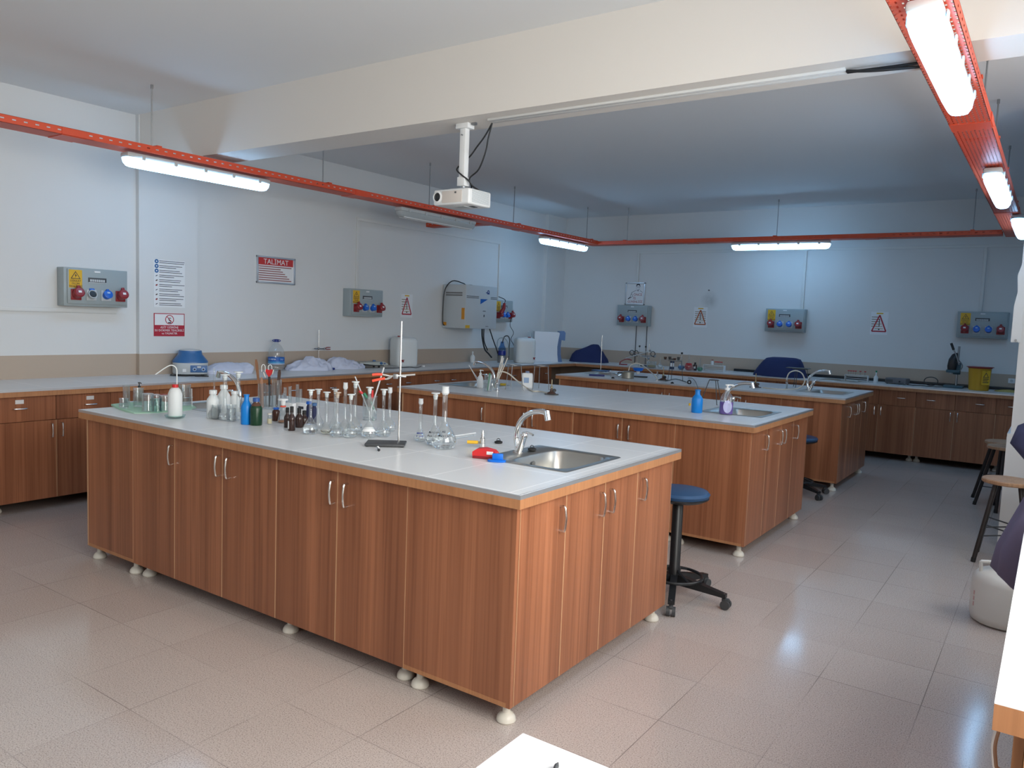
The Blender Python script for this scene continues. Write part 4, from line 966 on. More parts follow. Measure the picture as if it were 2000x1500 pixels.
def loopw(u, v, lab):
    p = [pv(u + 3.5 * math.cos(a), v - 5 * math.sin(a), b3) for a in (PI, 2.6, 2.0, PI / 2, 1.1, .5, 0)]
    b = MB(); b.tube([pv(u - 3.5, v + 9, b3)] + p + [pv(u + 3.5, v + 9, b3)], .0022, WHITEP, smooth=4); tag(b.build('wire_loop'), lab, 'loop')
loopw(514.5, 717, 'left white wire loop above the red heart-shaped tool'); loopw(527.5, 717.5, 'right white wire loop above the red heart-shaped tool')
t = thing('red_clamp', (x3, y3, .9006), 'red heart-shaped clamp with black handle standing in narrow cylinder', 'clamp')
M = Matrix.Translation((0, 0, 0)); c = pv(526, 727, b3) - Vector((x3, y3, .9006)); ax = Vector((RT.x, RT.y, 0)).normalized(); ay = Vector((-ax.y, ax.x, 0))
Mh = Matrix((ax, ay, Vector((0, 0, 1)))).transposed().to_4x4(); Mh.translation = c
hp = [(0, -.03), (.012, -.016), (.022, .004), (.022, .014), (.014, .02), (0, .013), (-.014, .02), (-.022, .014), (-.022, .004), (-.012, -.016)]
b = MB(); b.prism(hp, -.008, .008, REDP, M=Mh); b.build('jaw', t)
b = MB(); c2 = c + Vector((0, 0, -.028)); b.tube([c2, (0, 0, .09), (0, 0, .012)], .0075, BLACK, r1=.004); b.build('handle', t)
b = MB(); b.tube([Mh @ Vector((-.034, -.01, .0)), Mh @ Vector((-.022, -.01, -.032))], .003, CREAM); b.build('side_pin', t); b = MB(); b.tube([Mh @ Vector((.03, -.01, .018)), Mh @ Vector((.022, -.01, -.012))], .003, CREAM); b.build('side_pin', t)
# test tubes behind, on rack-less row of small cylinders
for u, vt, vb, s in ((556.5, 757, 793, 'leftmost'), (566, 755, 792, 'second from left'), (580.5, 751, 792, 'third from left, the tallest'), (586.5, 760, 794, 'rightmost')):
    x, y, r, h = S(u, vb, vt, 6.5); cylinder_(x, y, r, h, f'slim glass tube behind the white box, {s}', name='glass_tube', foot_=False, group='slim glass tubes behind the white box')
x, y, r, h = S(554, 797, 768, 20)
t = thing('glass_funnel', (x, y, .9006), 'small round glass funnel behind the orange-banded flask', 'funnel'); b = MB(); b.lathe([(r, 0), (r * .95, h * .2), (r * .5, h * .7), (r * .25, h), (r * .2, h), (r * .45, h * .7), (r * .9, h * .2), (r * .97, 0)], GPLAS, n=26); b.build('cone', t)
x, y, r, h = S(526.5, 829, 807, 9); bottle(x, y, r, h, 'tiny vial with beige label beside the green netted bottle', GLASS, capm=CREAM, neck=.7, sh=.7, lab=(.05, .5, P('beige_label', (.6, .55, .38), .6), -2.6, .4), liq=None)
x, y, r, h = S(539, 823, 796, 15); bottle(x, y, r, h, 'small amber bottle with bright blue cap', P('amber_dark', (.06, .02, .012), .12), cap=.75, capm=BLUES, neck=.55, sh=.68)
x, y, r, h = S(552.5, 827, 779, 21)
t = thing('erlenmeyer_flask', (x, y, .9006), 'conical flask with white stopper, red band and orange residue', 'flask')
b = MB(); b.lathe([(0, .002), (r * .9, .001), (r, .006), (r * .42, h * .60), (r * .40, h * .72), (r * .48, h * .76)], GLASS, n=28); b.build('glass_body', t, ang=60)
b = MB(); b.lathe([(0, .0045), (r * .9, .0045), (r * .9, .013), (0, .013)], P('orange_residue', (.45, .17, .05), .4), n=28); b.build('residue', t)
b = MB(); b.lathe([(r * .41, h * .66), (r * .53, h * .66), (r * .53, h * .71), (r * .41, h * .71)], ORED, n=24); b.build('red_band', t)
b = MB(); b.lathe([(0, h * .72), (r * .4, h * .72), (r * .5, h * .94), (r * .95, h * .945), (r * .95, h), (0, h)], WHITEP, n=24); b.build('stopper', t)
# white boxes, dark bottles
def pbox(name, u0, u1, vb, vt, depth, m, label, cat='box', z=.9):
    p0, p1 = at(u0, vb, z), at(u1, vb + (u1 - u0) * .13, z); d = p1 - p0; d.z = 0; L = d.length; ang_ = math.atan2(d.y, d.x); h = pv(u0, vt, p0).z - z
    t = thing(name, (p0.x, p0.y, z + .0006), label, cat, None, ang_); b = MB(); b.box(0, L, 0, depth, 0, h, m, .001); b.build('carton', t); return t, L, h
t, L, h = pbox('paper_box', 576, 598, 812, 786, .03, PAPER, 'white carton with dark printed label behind dropper bottles')
b = MB(); b.box(L * .3, L * .75, -.001, 0, h * .55, h * .75, INK); b.build('printed_label', t)
pbox('paper_box', 556, 571, 812, 787, .03, PAPER, 'plain white carton behind the orange-banded flask')
for u, vb, vt, wd, s, m, cm in ((603, 824, 784, 10, 'dark navy bottle left of the pair behind flasks', NAVYF, BLUES), (613, 828, 787, 10, 'dark navy bottle right of the pair behind flasks', NAVYF, LCD_BLUE)):
    x, y, r, h = S(u, vb, vt, wd); bottle(x, y, r, h, s, m, capm=cm, neck=.8, sh=.7)
AMB = P('amber_bottle_glass', (.035, .016, .013), .1)
for u, vb, vt, wd, s in ((561, 836, 796, 13, 'amber dropper bottle standing just right of the conical flask'), (569.5, 842, 794, 14, 'front amber dropper bottle with white label'), (584, 836, 797, 15, 'amber dropper bottle behind and right of labelled one'), (594, 834, 802, 15, 'amber bottle at right end of the dropper bottles')):
    x, y, r, h = S(u, vb, vt, wd); bottle(x, y, r, h, s, AMB, capm=BLACKR, neck=.42, sh=.48, cap=.5, captop=.78, lab=(.08, .4, PAPER, -2.6, -1.5) if vb == 842 else None)

# volumetric flasks of the big group
FL = [(606, 849.5, 761, 30, 1, 1.25, 'volumetric flask with flat stopper at the left front of the group'), (621, 838, 760, 24, 1, .0, 'volumetric flask just behind the left front one'),
      (637, 849.5, 765.5, 23, 1, .6, 'volumetric flask with yellowish liquid and flat stopper'), (654, 840, 760, 24, 1, 0, 'volumetric flask at the back, behind the brown-stained stopper'),
      (657.5, 855.5, 766, 28, 1, .9, 'volumetric flask with a brown-stained stopper'), (673, 850, 747.5, 28, 2, .5, 'volumetric flask with tall frosted stopper'),
      (684, 857, 770, 30, 1, .55, 'short volumetric flask in front of the tallest ones'), (692.5, 850, 745, 32, 1, .8, 'tallest volumetric flask left of the pipette jar'),
      (720, 857, 756, 30, 1, .7, 'volumetric flask with white paper tag on its body'), (748, 855.5, 760, 30, 1, .75, 'volumetric flask left of the retort stand rod'),
      (760, 845, 757, 27, 2, .5, 'volumetric flask behind the retort stand rod'), ]
for k, (u, vb, vt, wd, st, lq, lab) in enumerate(FL):
    x, y, r, h = S(u, vb, vt, wd)
    flask(x, y, r, h, lab, stop=st, liq=lq, tagp=(u == 720), lm=P('yellowish_water', (.9, .82, .62), .0, trans=1) if u == 637 else None, stopm=P('stained_stopper', (.5, .4, .32), .5) if u == 657.5 else None)
INKB = P('blue_marker', (.02, .04, .3), .6)
x, y, r, h = S(820, 864, 779, 24); flask(x, y, r, h, 'smaller flask with blue handwriting right of the stand', stop=2, liq=.5, write=(('MERVE', '5 ppm'), INKB, .0105))
x, y, r, h = S(848, 872, 767, 37); flask(x, y, r, h, 'flask with black handwriting and flat stopper, left of the largest', stop=1, liq=.5, write=(('Molibden', 'Reaktifi'), INK, .0125))
x, y, r, h = S(866.5, 880, 755, 50); flask(x, y, r, h, 'largest flask with black handwriting and frosted stopper', stop=2, liq=.55, write=(('AS', ' Mavisi'), INK, .014))

# pipette jar
x, y, r, h = S(722, 822, 774, 28); cylinder_(x, y, r, h, 'glass jar holding pipettes behind the flask group', name='glass_jar', foot_=False); jp = (x, y)
def pip(p0, p1, lab, rad=.0035, m=None, par=None):
    b = MB(); b.tube([p0, p1], rad, m or GFROST); return tag(b.build('pipette'), lab, 'pipette')
pip(Vector((x + .012, y, .915)), pv(693.5, 735.5, jp), 'glass pipette leaning far left out of the jar')
pip(Vector((x - .01, y, .915)), pv(750, 717.5, jp), 'glass pipette leaning right up to the clamp', .0045)
stick('red_bulb', [pv(702, 763, jp), pv(708, 769, jp)], .008, REDP, 'red rubber bulb at the left of pipette jar', 'bulb', 12)
stick('red_bulb', [pv(727, 762, jp), pv(727, 778, jp)], .008, REDP, 'red rubber bulb standing upright in the jar', 'bulb', 12)
stick('green_tool', [pv(711, 768, jp), pv(717, 778, jp)], .009, GREEN, 'green handled tool leaning in the pipette jar', 'tool', 12)
t = thing('green_tube', (0, 0, 0), 'green and white plastic tube leaning against the pipette jar', 'tube')
p0, p1 = at(735, 810), pv(724, 784, at(735, 810)); pm = p0.lerp(p1, .4); p0 = p0 + Vector((0, 0, .006))
b = MB(); b.tube([p0, pm], .0065, WHITEP, n=12); b.build('white_end', t); b = MB(); b.tube([pm, p1], .007, GREEN, n=12); b.build('green_end', t)

# retort stand
def stand(x, y, rz, L, wd, H, label, base=DGREY, clampz=None, red=True, rodm=STEEL, rod_off=(0, 0)):
    t = thing('retort_stand', (x, y, .9008), label, 'retort stand', None, rz)
    b = MB(); b.box(-L / 2, L / 2, -wd / 2, wd / 2, 0.003, .014, base, .003)
    for sx in (-1, 1):
        for sy in (-1, 1): b.cyl(.007, 0, .004, BLACKR, (sx * (L / 2 - .012), sy * (wd / 2 - .012), 0), n=10)
    b.build('base_plate', t)
    b = MB(); b.tube([(rod_off[0], rod_off[1], .012), (rod_off[0], rod_off[1], H)], .005, rodm, n=12); b.build('rod', t)
    return t
p = at(751, 871.5); p2 = at(772, 863)
t = stand(4.152, -8.305, math.radians(38), .19, .13, .60, 'retort stand with black base and clamp on the near island', DGREY, rod_off=(.055, .065))
tr = t.matrix_basis.inverted() if False else (Matrix.Translation(t.location) @ Matrix.Rotation(math.radians(38), 4, 'Z')).inverted()
rodw = Vector((4.152, -8.305, 0)) + Matrix.Rotation(math.radians(38), 3, 'Z') @ Vector((.055, .065, 0)); rp = (rodw.x, rodw.y)
T_ = lambda u, v: tr @ pv(u, v, rp)
b = MB(); b.box(-.012, .012, -.012, .012, -.012, .012, DSTEEL, .003, M=Matrix.Translation(T_(773, 735))); b.tube([T_(773, 733), T_(793, 736)], .008, DSTEEL, n=10, r1=.005); b.tube([T_(760, 735), T_(811, 731.5)], .0048, STEEL, n=12); b.build('clamp_boss', t)
b = MB(); b.tube([T_(765, 735), T_(755, 733), T_(745, 731)], .004, STEEL, smooth=4); b.tube([T_(765, 736), T_(757, 740), T_(748, 740)], .004, STEEL, smooth=4); b.tube([T_(765, 735), T_(756, 739)], .003, STEEL); b.build('clamp_arm', t)
b = MB(); b.tube([T_(747, 731.5), T_(738, 731), T_(727, 732)], .0065, ORED, smooth=4, n=10); b.build('red_jaw', t)
b = MB(); b.tube([T_(752, 739), T_(740, 741), T_(727, 744)], .0065, ORED, smooth=4, n=10); b.build('red_jaw', t)
t = thing('clip', at(738, 880), 'small metal clip with black tip by the stand base', 'clip')
b = MB(); M = Matrix.Rotation(math.radians(-30), 4, 'Z'); b.tube([(-.02, 0, .012), (.02, 0, .007)], .004, STEEL, M=M); b.tube([(-.018, .012, .006), (.02, .002, .007)], .003, GPLAS, M=M); b.tube([(-.02, 0, .012), (-.022, .006, .016), (-.018, .012, .006)], .002, STEEL, M=M); b.build('body', t)
b = MB(); b.ball(.0068, BLACK, (.018, -.012, .0068)); b.build('black_tip', t)
p0, p1 = at(884, 852, .9055), at(929, 845.5, .9055); stick('glass_rod', [p0, p1], .0035, GFROST, 'glass rod lying behind the largest flask', 'rod')
p0, p1 = at(889, 857, .9055), at(927, 850, .9055); stick('glass_rod', [p0, p1], .003, GLASS, 'thinner glass rod lying nearest the yellow valve', 'rod')
# valve
vp = at(942, 874); t = thing('gas_valve', (vp.x, vp.y, .9006), 'metal gas valve with yellow lever handle', 'valve')
b = MB(); b.lathe([(0, 0), (.014, 0), (.014, .02), (.012, .022), (.013, .03), (.013, .045), (.0075, .048), (.0075, .056), (.0095, .058), (.006, .066), (.0085, .068), (.0045, .084), (0, .084)], STEEL, n=20); b.build('body', t)
hv = Vector((-.82, -.57, 0)); b = MB(); b.tube([Vector((0, 0, .024)), hv * .025 + Vector((0, 0, .024))], .006, BRASS, n=12); b.build('stem', t)
b = MB(); b.tube([hv * .022 + Vector((0, 0, .024)), hv * .075 + Vector((0, 0, .024))], .0085, YEL, n=12); b.build('lever', t)
def plug(u, v, lab):
    p = at(u, v, .9035 if u > 1000 else .9); t = thing('sink_plug', (p.x, p.y, p.z + .0006), lab, 'sink plug')
    b = MB(); b.lathe([(0, 0), (.017, 0), (.02, .003), (.021, .009), (.016, .011), (.01, .014), (0, .015)], BLACKR, n=22); b.build('plug', t)
    b = MB(); b.tube([(.011 * math.cos(a), 0, .013 + .012 * math.sin(a)) for a in [PI * i / 8 for i in range(9)]], .0016, BLACKR, n=6); b.build('ring', t)
plug(973.5, 866, 'black rubber sink plug lying on the white worktop'); plug(1039, 880, 'black rubber sink plug on the rim of near sink')
# red hand tool and blue eraser
p = at(945, 897); t = thing('red_stamp', (p.x, p.y, .9006), 'red plastic box with white label beside the sink', 'box', None, math.radians(22))
b = MB(); b.prism([(-.055, .012), (.055, .012), (.058, .028), (.045, .04), (.0, .049), (-.035, .044), (-.055, .03)], 0, .045, REDP); b.build('lid', t)
b = MB(); b.box(-.055, .055, .002, .044, 0, .013, P('deep_red', (.25, .01, .015), .4), .002); b.build('base', t)
b = MB(); b.box(.012, .042, -.0015, 0, .022, .036, PAPER); b.build('label_plate', t)
p = at(969, 903); t = thing('blue_sponge_holder', (p.x, p.y, .9006), 'blue plastic sponge holder in front of the red box', 'sponge holder', None, math.radians(28))
BS = P('sponge_blue', (.0, .14, .62), .45)
b = MB(); b.rings([(0, 0, .015, .04, .022), (.006, 0, .015, .042, .024), (.009, 0, .015, .038, .02)], BS, n=32, e=2.6); b.build('base', t)
b = MB(); b.box(-.02, .028, .008, .024, .008, .036, BS, .003); b.build('grip', t)
# ------------------------------------------------------------ middle island items
def pump_at(u, vb, vt, wd, **k): x, y, r, h = S(u, vb, vt, wd); return x, y, r, h
x, y, r, h = S(937.5, 758, 722, 14); pump_bottle(x, y, r, h, 'white pump bottle beside the far-left sink on middle island', WHITEP, WHITEP, rz=0)
x, y, r, h = S(953, 765, 731, 16); beaker(x, y, r, h, 'clear beaker holding green and white tools', name='beaker'); q3 = (x, y)
blade('brush', (x, y - .005, .908), pv(957, 729, q3), .006, .008, GREEN, 'green tapered brush standing in the clear beaker', 'brush')
blade('white_scraper', (x + .006, y, .908), pv(959.5, 733, q3), .005, .007, WHITEP, 'white scraper beside the green brush', 'scraper')
x, y, r, h = S(967, 761, 738, 11); cylinder_(x, y, r, h, 'clear cylinder holding a fan of white pipettes', name='glass_cylinder', foot_=False); q4 = (x, y)
for u, v, s in ((981, 695, 'leftmost and tallest'), (984, 699, 'second'), (991.5, 699, 'third, rightmost'), (983, 711, 'shortest, lower')):
    pip(Vector((x - .012 + (u - 981) * .001, y, .912)), pv(u, v, q4), f'white pipette leaning right over middle island, {s} of the fan', .0042, CREAM)
for (a, b_), (c, d), s in (((941, 753), (915.6, 713), 'upper'), ((938, 755), (921, 722), 'lower')):
    p0 = at(a, b_); pip(p0 + Vector((0, 0, .004)), pv(c, d, p0), f'thin glass rod leaning left over the sink, {s} of two', .003, GFROST)
def gas_tap(u, v, lab, h=.10, rz=0):
    p = at(u, v); t = thing('gas_tap', (p.x, p.y, .9008), lab, 'gas tap', 'bench gas taps', rz)
    b = MB(); b.lathe([(0, 0), (.02, 0), (.02, .004), (.01, .01), (.01, .05), (.0135, .055), (.0135, .068), (.008, .072), (.008, h), (0, h)], CHROME, n=18); b.build('body', t)
    b = MB(); b.tube([(0, 0, .06), (.0, -.03, .06)], .005, CHROME); b.build('lever', t); return p
def hose(pts, lab, r=.0062, m=None, name='gas_hose'): b = MB(); b.tube(pts, r, m or HOSE, n=10, smooth=8); return tag(b.build(name), lab, 'hose')
gp = gas_tap(971, 763, 'gas tap with cream hose on the middle island')
bb = at(1077, 771)
hose([pv(971, 738, gp), pv(973, 728, gp), pv(982.5, 726, gp), pv(995, 731, gp), pv(1008, 742, gp), at(1028, 757, .915), at(1040, 763.5, .907), at(1055, 764.5, .907), Vector((bb.x - .02, bb.y - .01, .912))], 'cream rubber hose arching from gas tap to burner on middle island')
def burner(p, lab, H=.13, rz=0):
    t = thing('bunsen_burner', (p.x, p.y, .9008), lab, 'burner', 'bunsen burners', rz)
    b = MB(); b.box(-.06, .06, -.022, .022, 0, .008, DGREY, .003); b.lathe([(0, .008), (.04, .008), (.036, .016), (.014, .028), (.0115, .05), (0, .05)], DBROWN, n=24); b.build('base', t)
    b = MB(); b.cyl(.0085, .05, .07, BRASS); b.ball(.013, BRASS, (0, 0, .062)); b.tube([(0, 0, .07), (0, 0, H)], .0045, BRASS, n=12); b.build('barrel', t)
    b = MB(); b.cyl(.015, 0, .014, BLACK, M=Matrix.Translation((.024, 0, .038)) @ Matrix.Rotation(PI / 2, 4, 'X')); b.build('knob', t); return t
burner(bb, 'small burner with square dark base on the middle island', rz=math.radians(35))
def tripod(x, y, H, R, rt, lab, m=DSTEEL, a0=.5, gauze=None):
    t = thing('tripod', (x, y, .9008), lab, 'tripod', 'burner tripods')
    b = MB(); b.tube([(rt * math.cos(2 * PI * i / 20), rt * math.sin(2 * PI * i / 20), H) for i in range(20)], .0035, m, closed=True, n=8); b.build('ring', t)
    for k in range(3):
        a = a0 + k * 2.094; c, s = math.cos(a), math.sin(a); b = MB(); b.tube([(rt * c, rt * s, H), (R * c, R * s, .003), (R * 1.1 * c, R * 1.1 * s, .003)], .0034, m, n=8); b.build('leg', t)
    return t
tc = at(992, 763); tripod(tc.x + .02, tc.y + .05, .225, .09, .065, 'tripod behind the cream hose arch on middle island', DSTEEL, .9)
tc = at(1047, 761); tripod(tc.x + .01, tc.y + .05, .215, .085, .07, 'tripod in front of the white bottle on middle island', DSTEEL, .2)
x, y, r, h = S(1029, 758, 725, 22)
t = thing('flat_bottle', (x, y, .9006), 'flat-sided white bottle with blue label behind the tripod', 'bottle', None, math.radians(35))
b = MB(); b.rings([(0, 0, 0, r, r * .6), (h * .78, 0, 0, r, r * .6), (h * .88, 0, 0, r * .9, r * .5), (h * .9, 0, 0, r * .3, r * .3), (h * .93, 0, 0, r * .3, r * .3)], WHITEP, n=32, e=5); b.build('bottle_body', t)
b = MB(); b.cyl(r * .36, h * .9, h, P('cap_grey_blue', (.2, .25, .4), .4)); b.build('cap', t)
b = MB(); b.box(-r * .6, r * .3, -r * .62, -r * .6, h * .3, h * .62, P('pale_label_blue', (.3, .42, .62), .5)); b.build('printed_label', t)
p = at(983, 753); b = MB(); b.box(-.03, .03, -.015, .015, 0, .02, P('sponge_yellow', (.42, .30, .03), .9), .004, M=Matrix.Translation((p.x, p.y, .9008)) @ Matrix.Rotation(.6, 4, 'Z')); tag(b.build('sponge'), 'yellow sponge lying behind the gas tap', 'sponge')
x, y, r, h = S(1360.5, 807, 759, 21.5); bottle(x, y, r, h, 'bright blue plastic bottle near the sink on the middle island', BLUEB, name='blue_bottle', sh=.55, neck=.45, captop=.93)
p = at(1347, 792); b = MB(); b.cyl(.008, 0, .018, YEL, (p.x, p.y, .9006), n=14); tag(b.build('yellow_stub'), 'tiny yellow cap behind the middle-island blue bottle', 'cap')
x, y, r, h = S(1417.5, 811, 750, 27)
pump_bottle(x, y, r, h, 'purple liquid soap bottle with white pump by the middle sink', GPLAS, WHITEP, liq=PURL, lab=P('lilac_label', (.5, .5, .75), .5), rz=math.radians(12), hs=.80)
tc = at(1386, 790); tripod(tc.x + .0, tc.y + .07, .195, .10, .038, 'narrow tripod between the blue bottle and soap bottle', DGREY, -.9)

# ------------------------------------------------------------ far island items
sp = at(1173, 725); t = stand(sp.x, sp.y, math.radians(10), .2, .14, .46, 'retort stand with long pale rod and blue base on far island', LCD_BLUE)
def pile(name, c, lab, cat, segs, m, r=.006):
    b = MB(); last = Vector(c)
    b.tube([Vector(c) + Vector(s) for s in segs], r, m, n=8, smooth=4); return tag(b.build(name), lab, cat)
c = at(1203, 737); 
for k, (s, lab) in enumerate(((((-.13, .06, .05), (-.05, .03, .03), (.04, 0, .012)), 'silver clamp lying highest beside the blue stand base'), (((-.07, .0, .01), (.0, .02, .02), (.09, -.02, .01)), 'silver clamp lying flat near the island edge'), (((-.02, .06, .01), (.06, .08, .03), (.14, .02, .009)), 'silver clamp lying next to the metal pot'))):
    pile('loose_clamp', c, lab, 'clamp', s, CHROME, .0085)
p = at(1186, 737); b = MB(); b.box(-.10, .08, -.03, .03, 0, .018, P('deep_blue', (.01, .02, .16), .5), .004, M=Matrix.Translation((at(1172, 734).x, at(1172, 734).y - .06, .9008)) @ Matrix.Rotation(.5, 4, 'Z')); tag(b.build('blue_tray'), 'dark blue flat tray in front of the stand rod', 'tray')
def blob(u, v, lab, r=.018):
    p = at(u, v); b = MB(); b.lathe([(0, 0), (r, 0), (r * 1.1, r * .35), (r * .7, r * .6), (r * .3, r * .9), (0, r)], BLACKR, (p.x, p.y, .9006)); tag(b.build('rubber_stopper'), lab, 'stopper')
blob(1197, 739, 'black rubber stopper in front of the silver clamps'); blob(1313, 749, 'black rubber stopper in front of the dark tripod')
x, y, r, h = S(1226, 740, 725, 25)
t = thing('metal_pot', (x, y, .9006), 'dull metal pot with lid beside the cream hose on far island', 'pot'); b = MB(); b.lathe([(0, 0), (r * .9, 0), (r * .95, .005), (r * .95, h * .8), (r * 1.04, h * .82), (r * 1.04, h * .9), (r * .8, h), (0, h)], P('olive_metal', (.32, .31, .27), .4, .7), n=28); b.build('pot_body', t)
b = MB(); b.tube([(-r, 0, h * .7), (-r * 1.5, -.01, h * .75), (-r * 1.7, -.02, h * .6)], .006, BLACK, smooth=4); b.build('handle', t)
p = at(1248, 737); b = MB(); b.box(-.1, .09, -.045, .045, 0, .012, BLACKR, .004, M=Matrix.Translation((p.x, p.y + .02, .9008)) @ Matrix.Rotation(.35, 4, 'Z')); tag(b.build('black_mat'), 'flat black mat right of the metal pot', 'mat')
x, y, r, h = S(1246, 731, 719, 22); t = thing('blue_basin', (x, y, .9006), 'bright blue round basin on pale foot behind the pot', 'basin')
b = MB(); b.lathe([(0, h * .5), (r * .7, h * .5), (r, h), (r * .94, h), (r * .65, h * .58), (0, h * .58)], BS, n=28); b.build('bowl', t); b = MB(); b.cyl(r * .35, 0, h * .5, CREAM); b.build('foot', t)
g2 = gas_tap(1283, 743, 'gas tap beside the dark tripod on far island')
pp = at(1227, 738)
hose([pv(1227.5, 724, pp), pv(1231, 714, pp), pv(1242, 709.5, pp), pv(1254, 713, pp), pv(1266, 722, at(1266, 738)), pv(1278, 733, at(1278, 742)), at(1284, 741, .915)], 'cream hose arching from the pot to gas tap on far island')
burner(at(1295, 743), 'dark burner between gas tap and tripod on far island', .15)
tc = at(1312, 744); tripod(tc.x, tc.y + .06, .225, .10, .075, 'tall dark tripod with loaded gauze on far island', DGREY, -1.9)
zt3 = .9008 + .2285
t = thing('wire_gauze', (tc.x - .03, tc.y + .05, zt3), 'square wire gauze lying on top of the dark tripod', 'gauze'); b = MB(); b.box(-.115, .095, -.07, .07, 0, .004, P('pale_gauze', (.35, .33, .3), .7)); b.build('mesh', t)
for k, (du, lab) in enumerate(((-.085, 'dark little crucible at left end on gauze'), (-.03, 'beige-topped little crucible on gauze'), (.03, 'flat dark crucible on gauze'), (.075, 'black crucible at right end on gauze'))):
    t = thing('crucible', (tc.x - .03 + du, tc.y + .05, zt3 + .0048), lab, 'crucible', 'crucibles on the tripod gauze'); b = MB(); hh = (.03, .035, .02, .036)[k]; b.lathe([(0, 0), (.012, 0), (.018, hh), (.016, hh), (.011, .004), (0, .004)], DBROWN if k % 2 == 0 else DGREY, n=18); b.build('cup', t)
cb = at(1346, 750); b = MB(); b.tube([cb + Vector((.018 * math.cos(a), 0, .02 + .018 * math.sin(a))) for a in [2 * PI * i / 14 for i in range(14)]], .007, BLACKR, closed=True); tag(b.build('rubber_ring'), 'black rubber ring standing at end of thin cable', 'ring')
p0, p1 = at(1300, 745), at(1341, 747); b = MB(); b.tube([p0 + Vector((0, 0, .004)), at(1320, 741) + Vector((0, 0, .004)), p1 + Vector((0, 0, .004))], .0035, BLACK, smooth=6); tag(b.build('thin_cable'), 'thin black cable lying behind rubber stopper on far island', 'cable')
bq = at(1366, 760); q = [at(1352, 739), pv(1358, 744, at(1355, 741)), at(1362, 754, .93), at(1364, 762, .92)]
hose([at(1344, 738, .905), at(1352, 739, .92), at(1358, 745, .93), at(1362, 755, .92), at(1364, 765, .905)], 'thin dark hose curving over the front of far island', .0035, DGREY)
burner(at(1475, 757), 'burner on small dark base, right half of the far island', .15, .4)
g3 = gas_tap(1536, 760, 'gas tap with ring of cream hose beside the far sink')
hose([pv(1536.5, 748, g3), pv(1537, 738, g3), pv(1542, 728, g3), pv(1554, 724, g3), pv(1566, 729, g3), pv(1571.5, 742, g3), pv(1568, 752, g3), pv(1560, 757.5, g3), at(1548, 760, .907), at(1520, 760, .906), at(1490, 757, .906)], 'cream hose looping in a ring above far island gas tap')
tc = at(1558, 757); tripod(tc.x, tc.y + .05, .20, .09, .075, 'tripod with flat plate behind the cream hose ring', DGREY, .4)
b = MB(); b.box(-.12, .12, -.06, .06, 0, .008, DGREY, .002, M=Matrix.Translation((tc.x - .02, tc.y + .05, .9008 + .2045))); tag(b.build('ceramic_plate'), 'flat dark plate lying on the tripod by the hose ring', 'plate')

# ------------------------------------------------------------ back counter items
def fold(n1, a1, n2, a2, ph=0): return lambda a, k: (a1 * math.sin(n1 * a + ph + 2 * k) + a2 * math.sin(n2 * a - 1.3 * ph)) * (1 - .6 * k)
def cover(name, cx, cy, rz, levels, lab, f):
    t = thing(name, (cx, cy, .9008), lab, 'cover', 'navy cloth covers over equipment', rz); b = MB(); b.rings(levels, NAVY, n=72, fold=f, e=2.6); b.build('cloth', t, ang=70); return t
cover('equipment_cover', .80, -.83 + .40, .35, [(0, .02, 0, .30, .17), (.05, .02, 0, .285, .16), (.11, 0.01, 0, .255, .135), (.17, .02, 0, .21, .12), (.20, .05, 0, .155, .09), (.24, .09, 0, .10, .07), (.272, .11, 0, .06, .045), (.28, .115, 0, .03, .02)], 'navy cloth cover with peaked top on the corner counter', fold(5, .05, 9, .025))
cover('equipment_cover', 3.78, -.50, -.05, [(0, 0, 0, .33, .25), (.04, 0, 0, .32, .24), (.12, .01, .01, .285, .21), (.19, .02, .02, .25, .17), (.235, .03, .02, .215, .14), (.25, .04, .02, .15, .09), (.253, .04, .02, .05, .03)], 'large navy cloth cover over equipment on back counter', fold(4, .04, 9, .02, .8))
def rack(x, y, L, H, D, lab, rz=0, tiers=3):
    t = thing('test_tube_rack', (x, y, .9008), lab, 'test tube rack', 'white test tube racks', rz)
    b = MB()
    for s in (-1, 1): b.box(s * L / 2 - .004, s * L / 2 + .004, -D / 2, D / 2, 0, H, WHITEP)
    for k in range(tiers): b.box(-L / 2, L / 2, -D / 2, D / 2, H * (k + .25) / tiers, H * (k + .25) / tiers + .004, WHITEP)
    b.box(-L / 2, L / 2, -D / 2, D / 2, H - .004, H, WHITEP); b.build('frame', t)
    return t
def tube_in(x, y, h, m, capm, lab, grp): 
    t = thing('capped_tube', (x, y, .9098), lab, 'tube', grp); b = MB(); b.cyl(.0065, 0, h, m, n=12); b.build('tube', t); b = MB(); b.cyl(.009, h, h + .014, capm, n=12); b.build('cap', t)
r1 = at(1403, 724); rack(r1.x, -.42, .30, .085, .07, 'white test tube rack left of the large navy cover')
for k in range(7):
    t = thing('capped_tube', (r1.x + .02 + k * .017, -.455, .9008 + .0862), 'test tube with red cap standing on the left rack', 'tube', 'red-capped tubes on left rack'); b = MB(); b.cyl(.006, 0, .04, GPLAS, n=12); b.build('tube', t); b = MB(); b.cyl(.008, .04, .052, REDP, n=12); b.build('cap', t)
bottle(r1.x - .04, -.40, .02, .07, 'small white bottle on top of the left tube rack', TRANSL, capm=REDS, neck=.5, z=.9008 + .086)
r2 = at(1676, 744); rack(r2.x, -.40, .27, .08, .07, 'white test tube rack right of the back sink')
for k in range(8):
    if k in (4, 6): continue
    t = thing('capped_tube', (r2.x - .1 + k * .028, -.40, .9008 + .081), 'test tube with red cap standing on the right rack', 'tube', 'red-capped tubes on right rack'); b = MB(); b.cyl(.006, 0, .042, GPLAS, n=12); b.build('tube', t); b = MB(); b.cyl(.0125, .042, .052, REDP, n=12); b.build('cap', t)
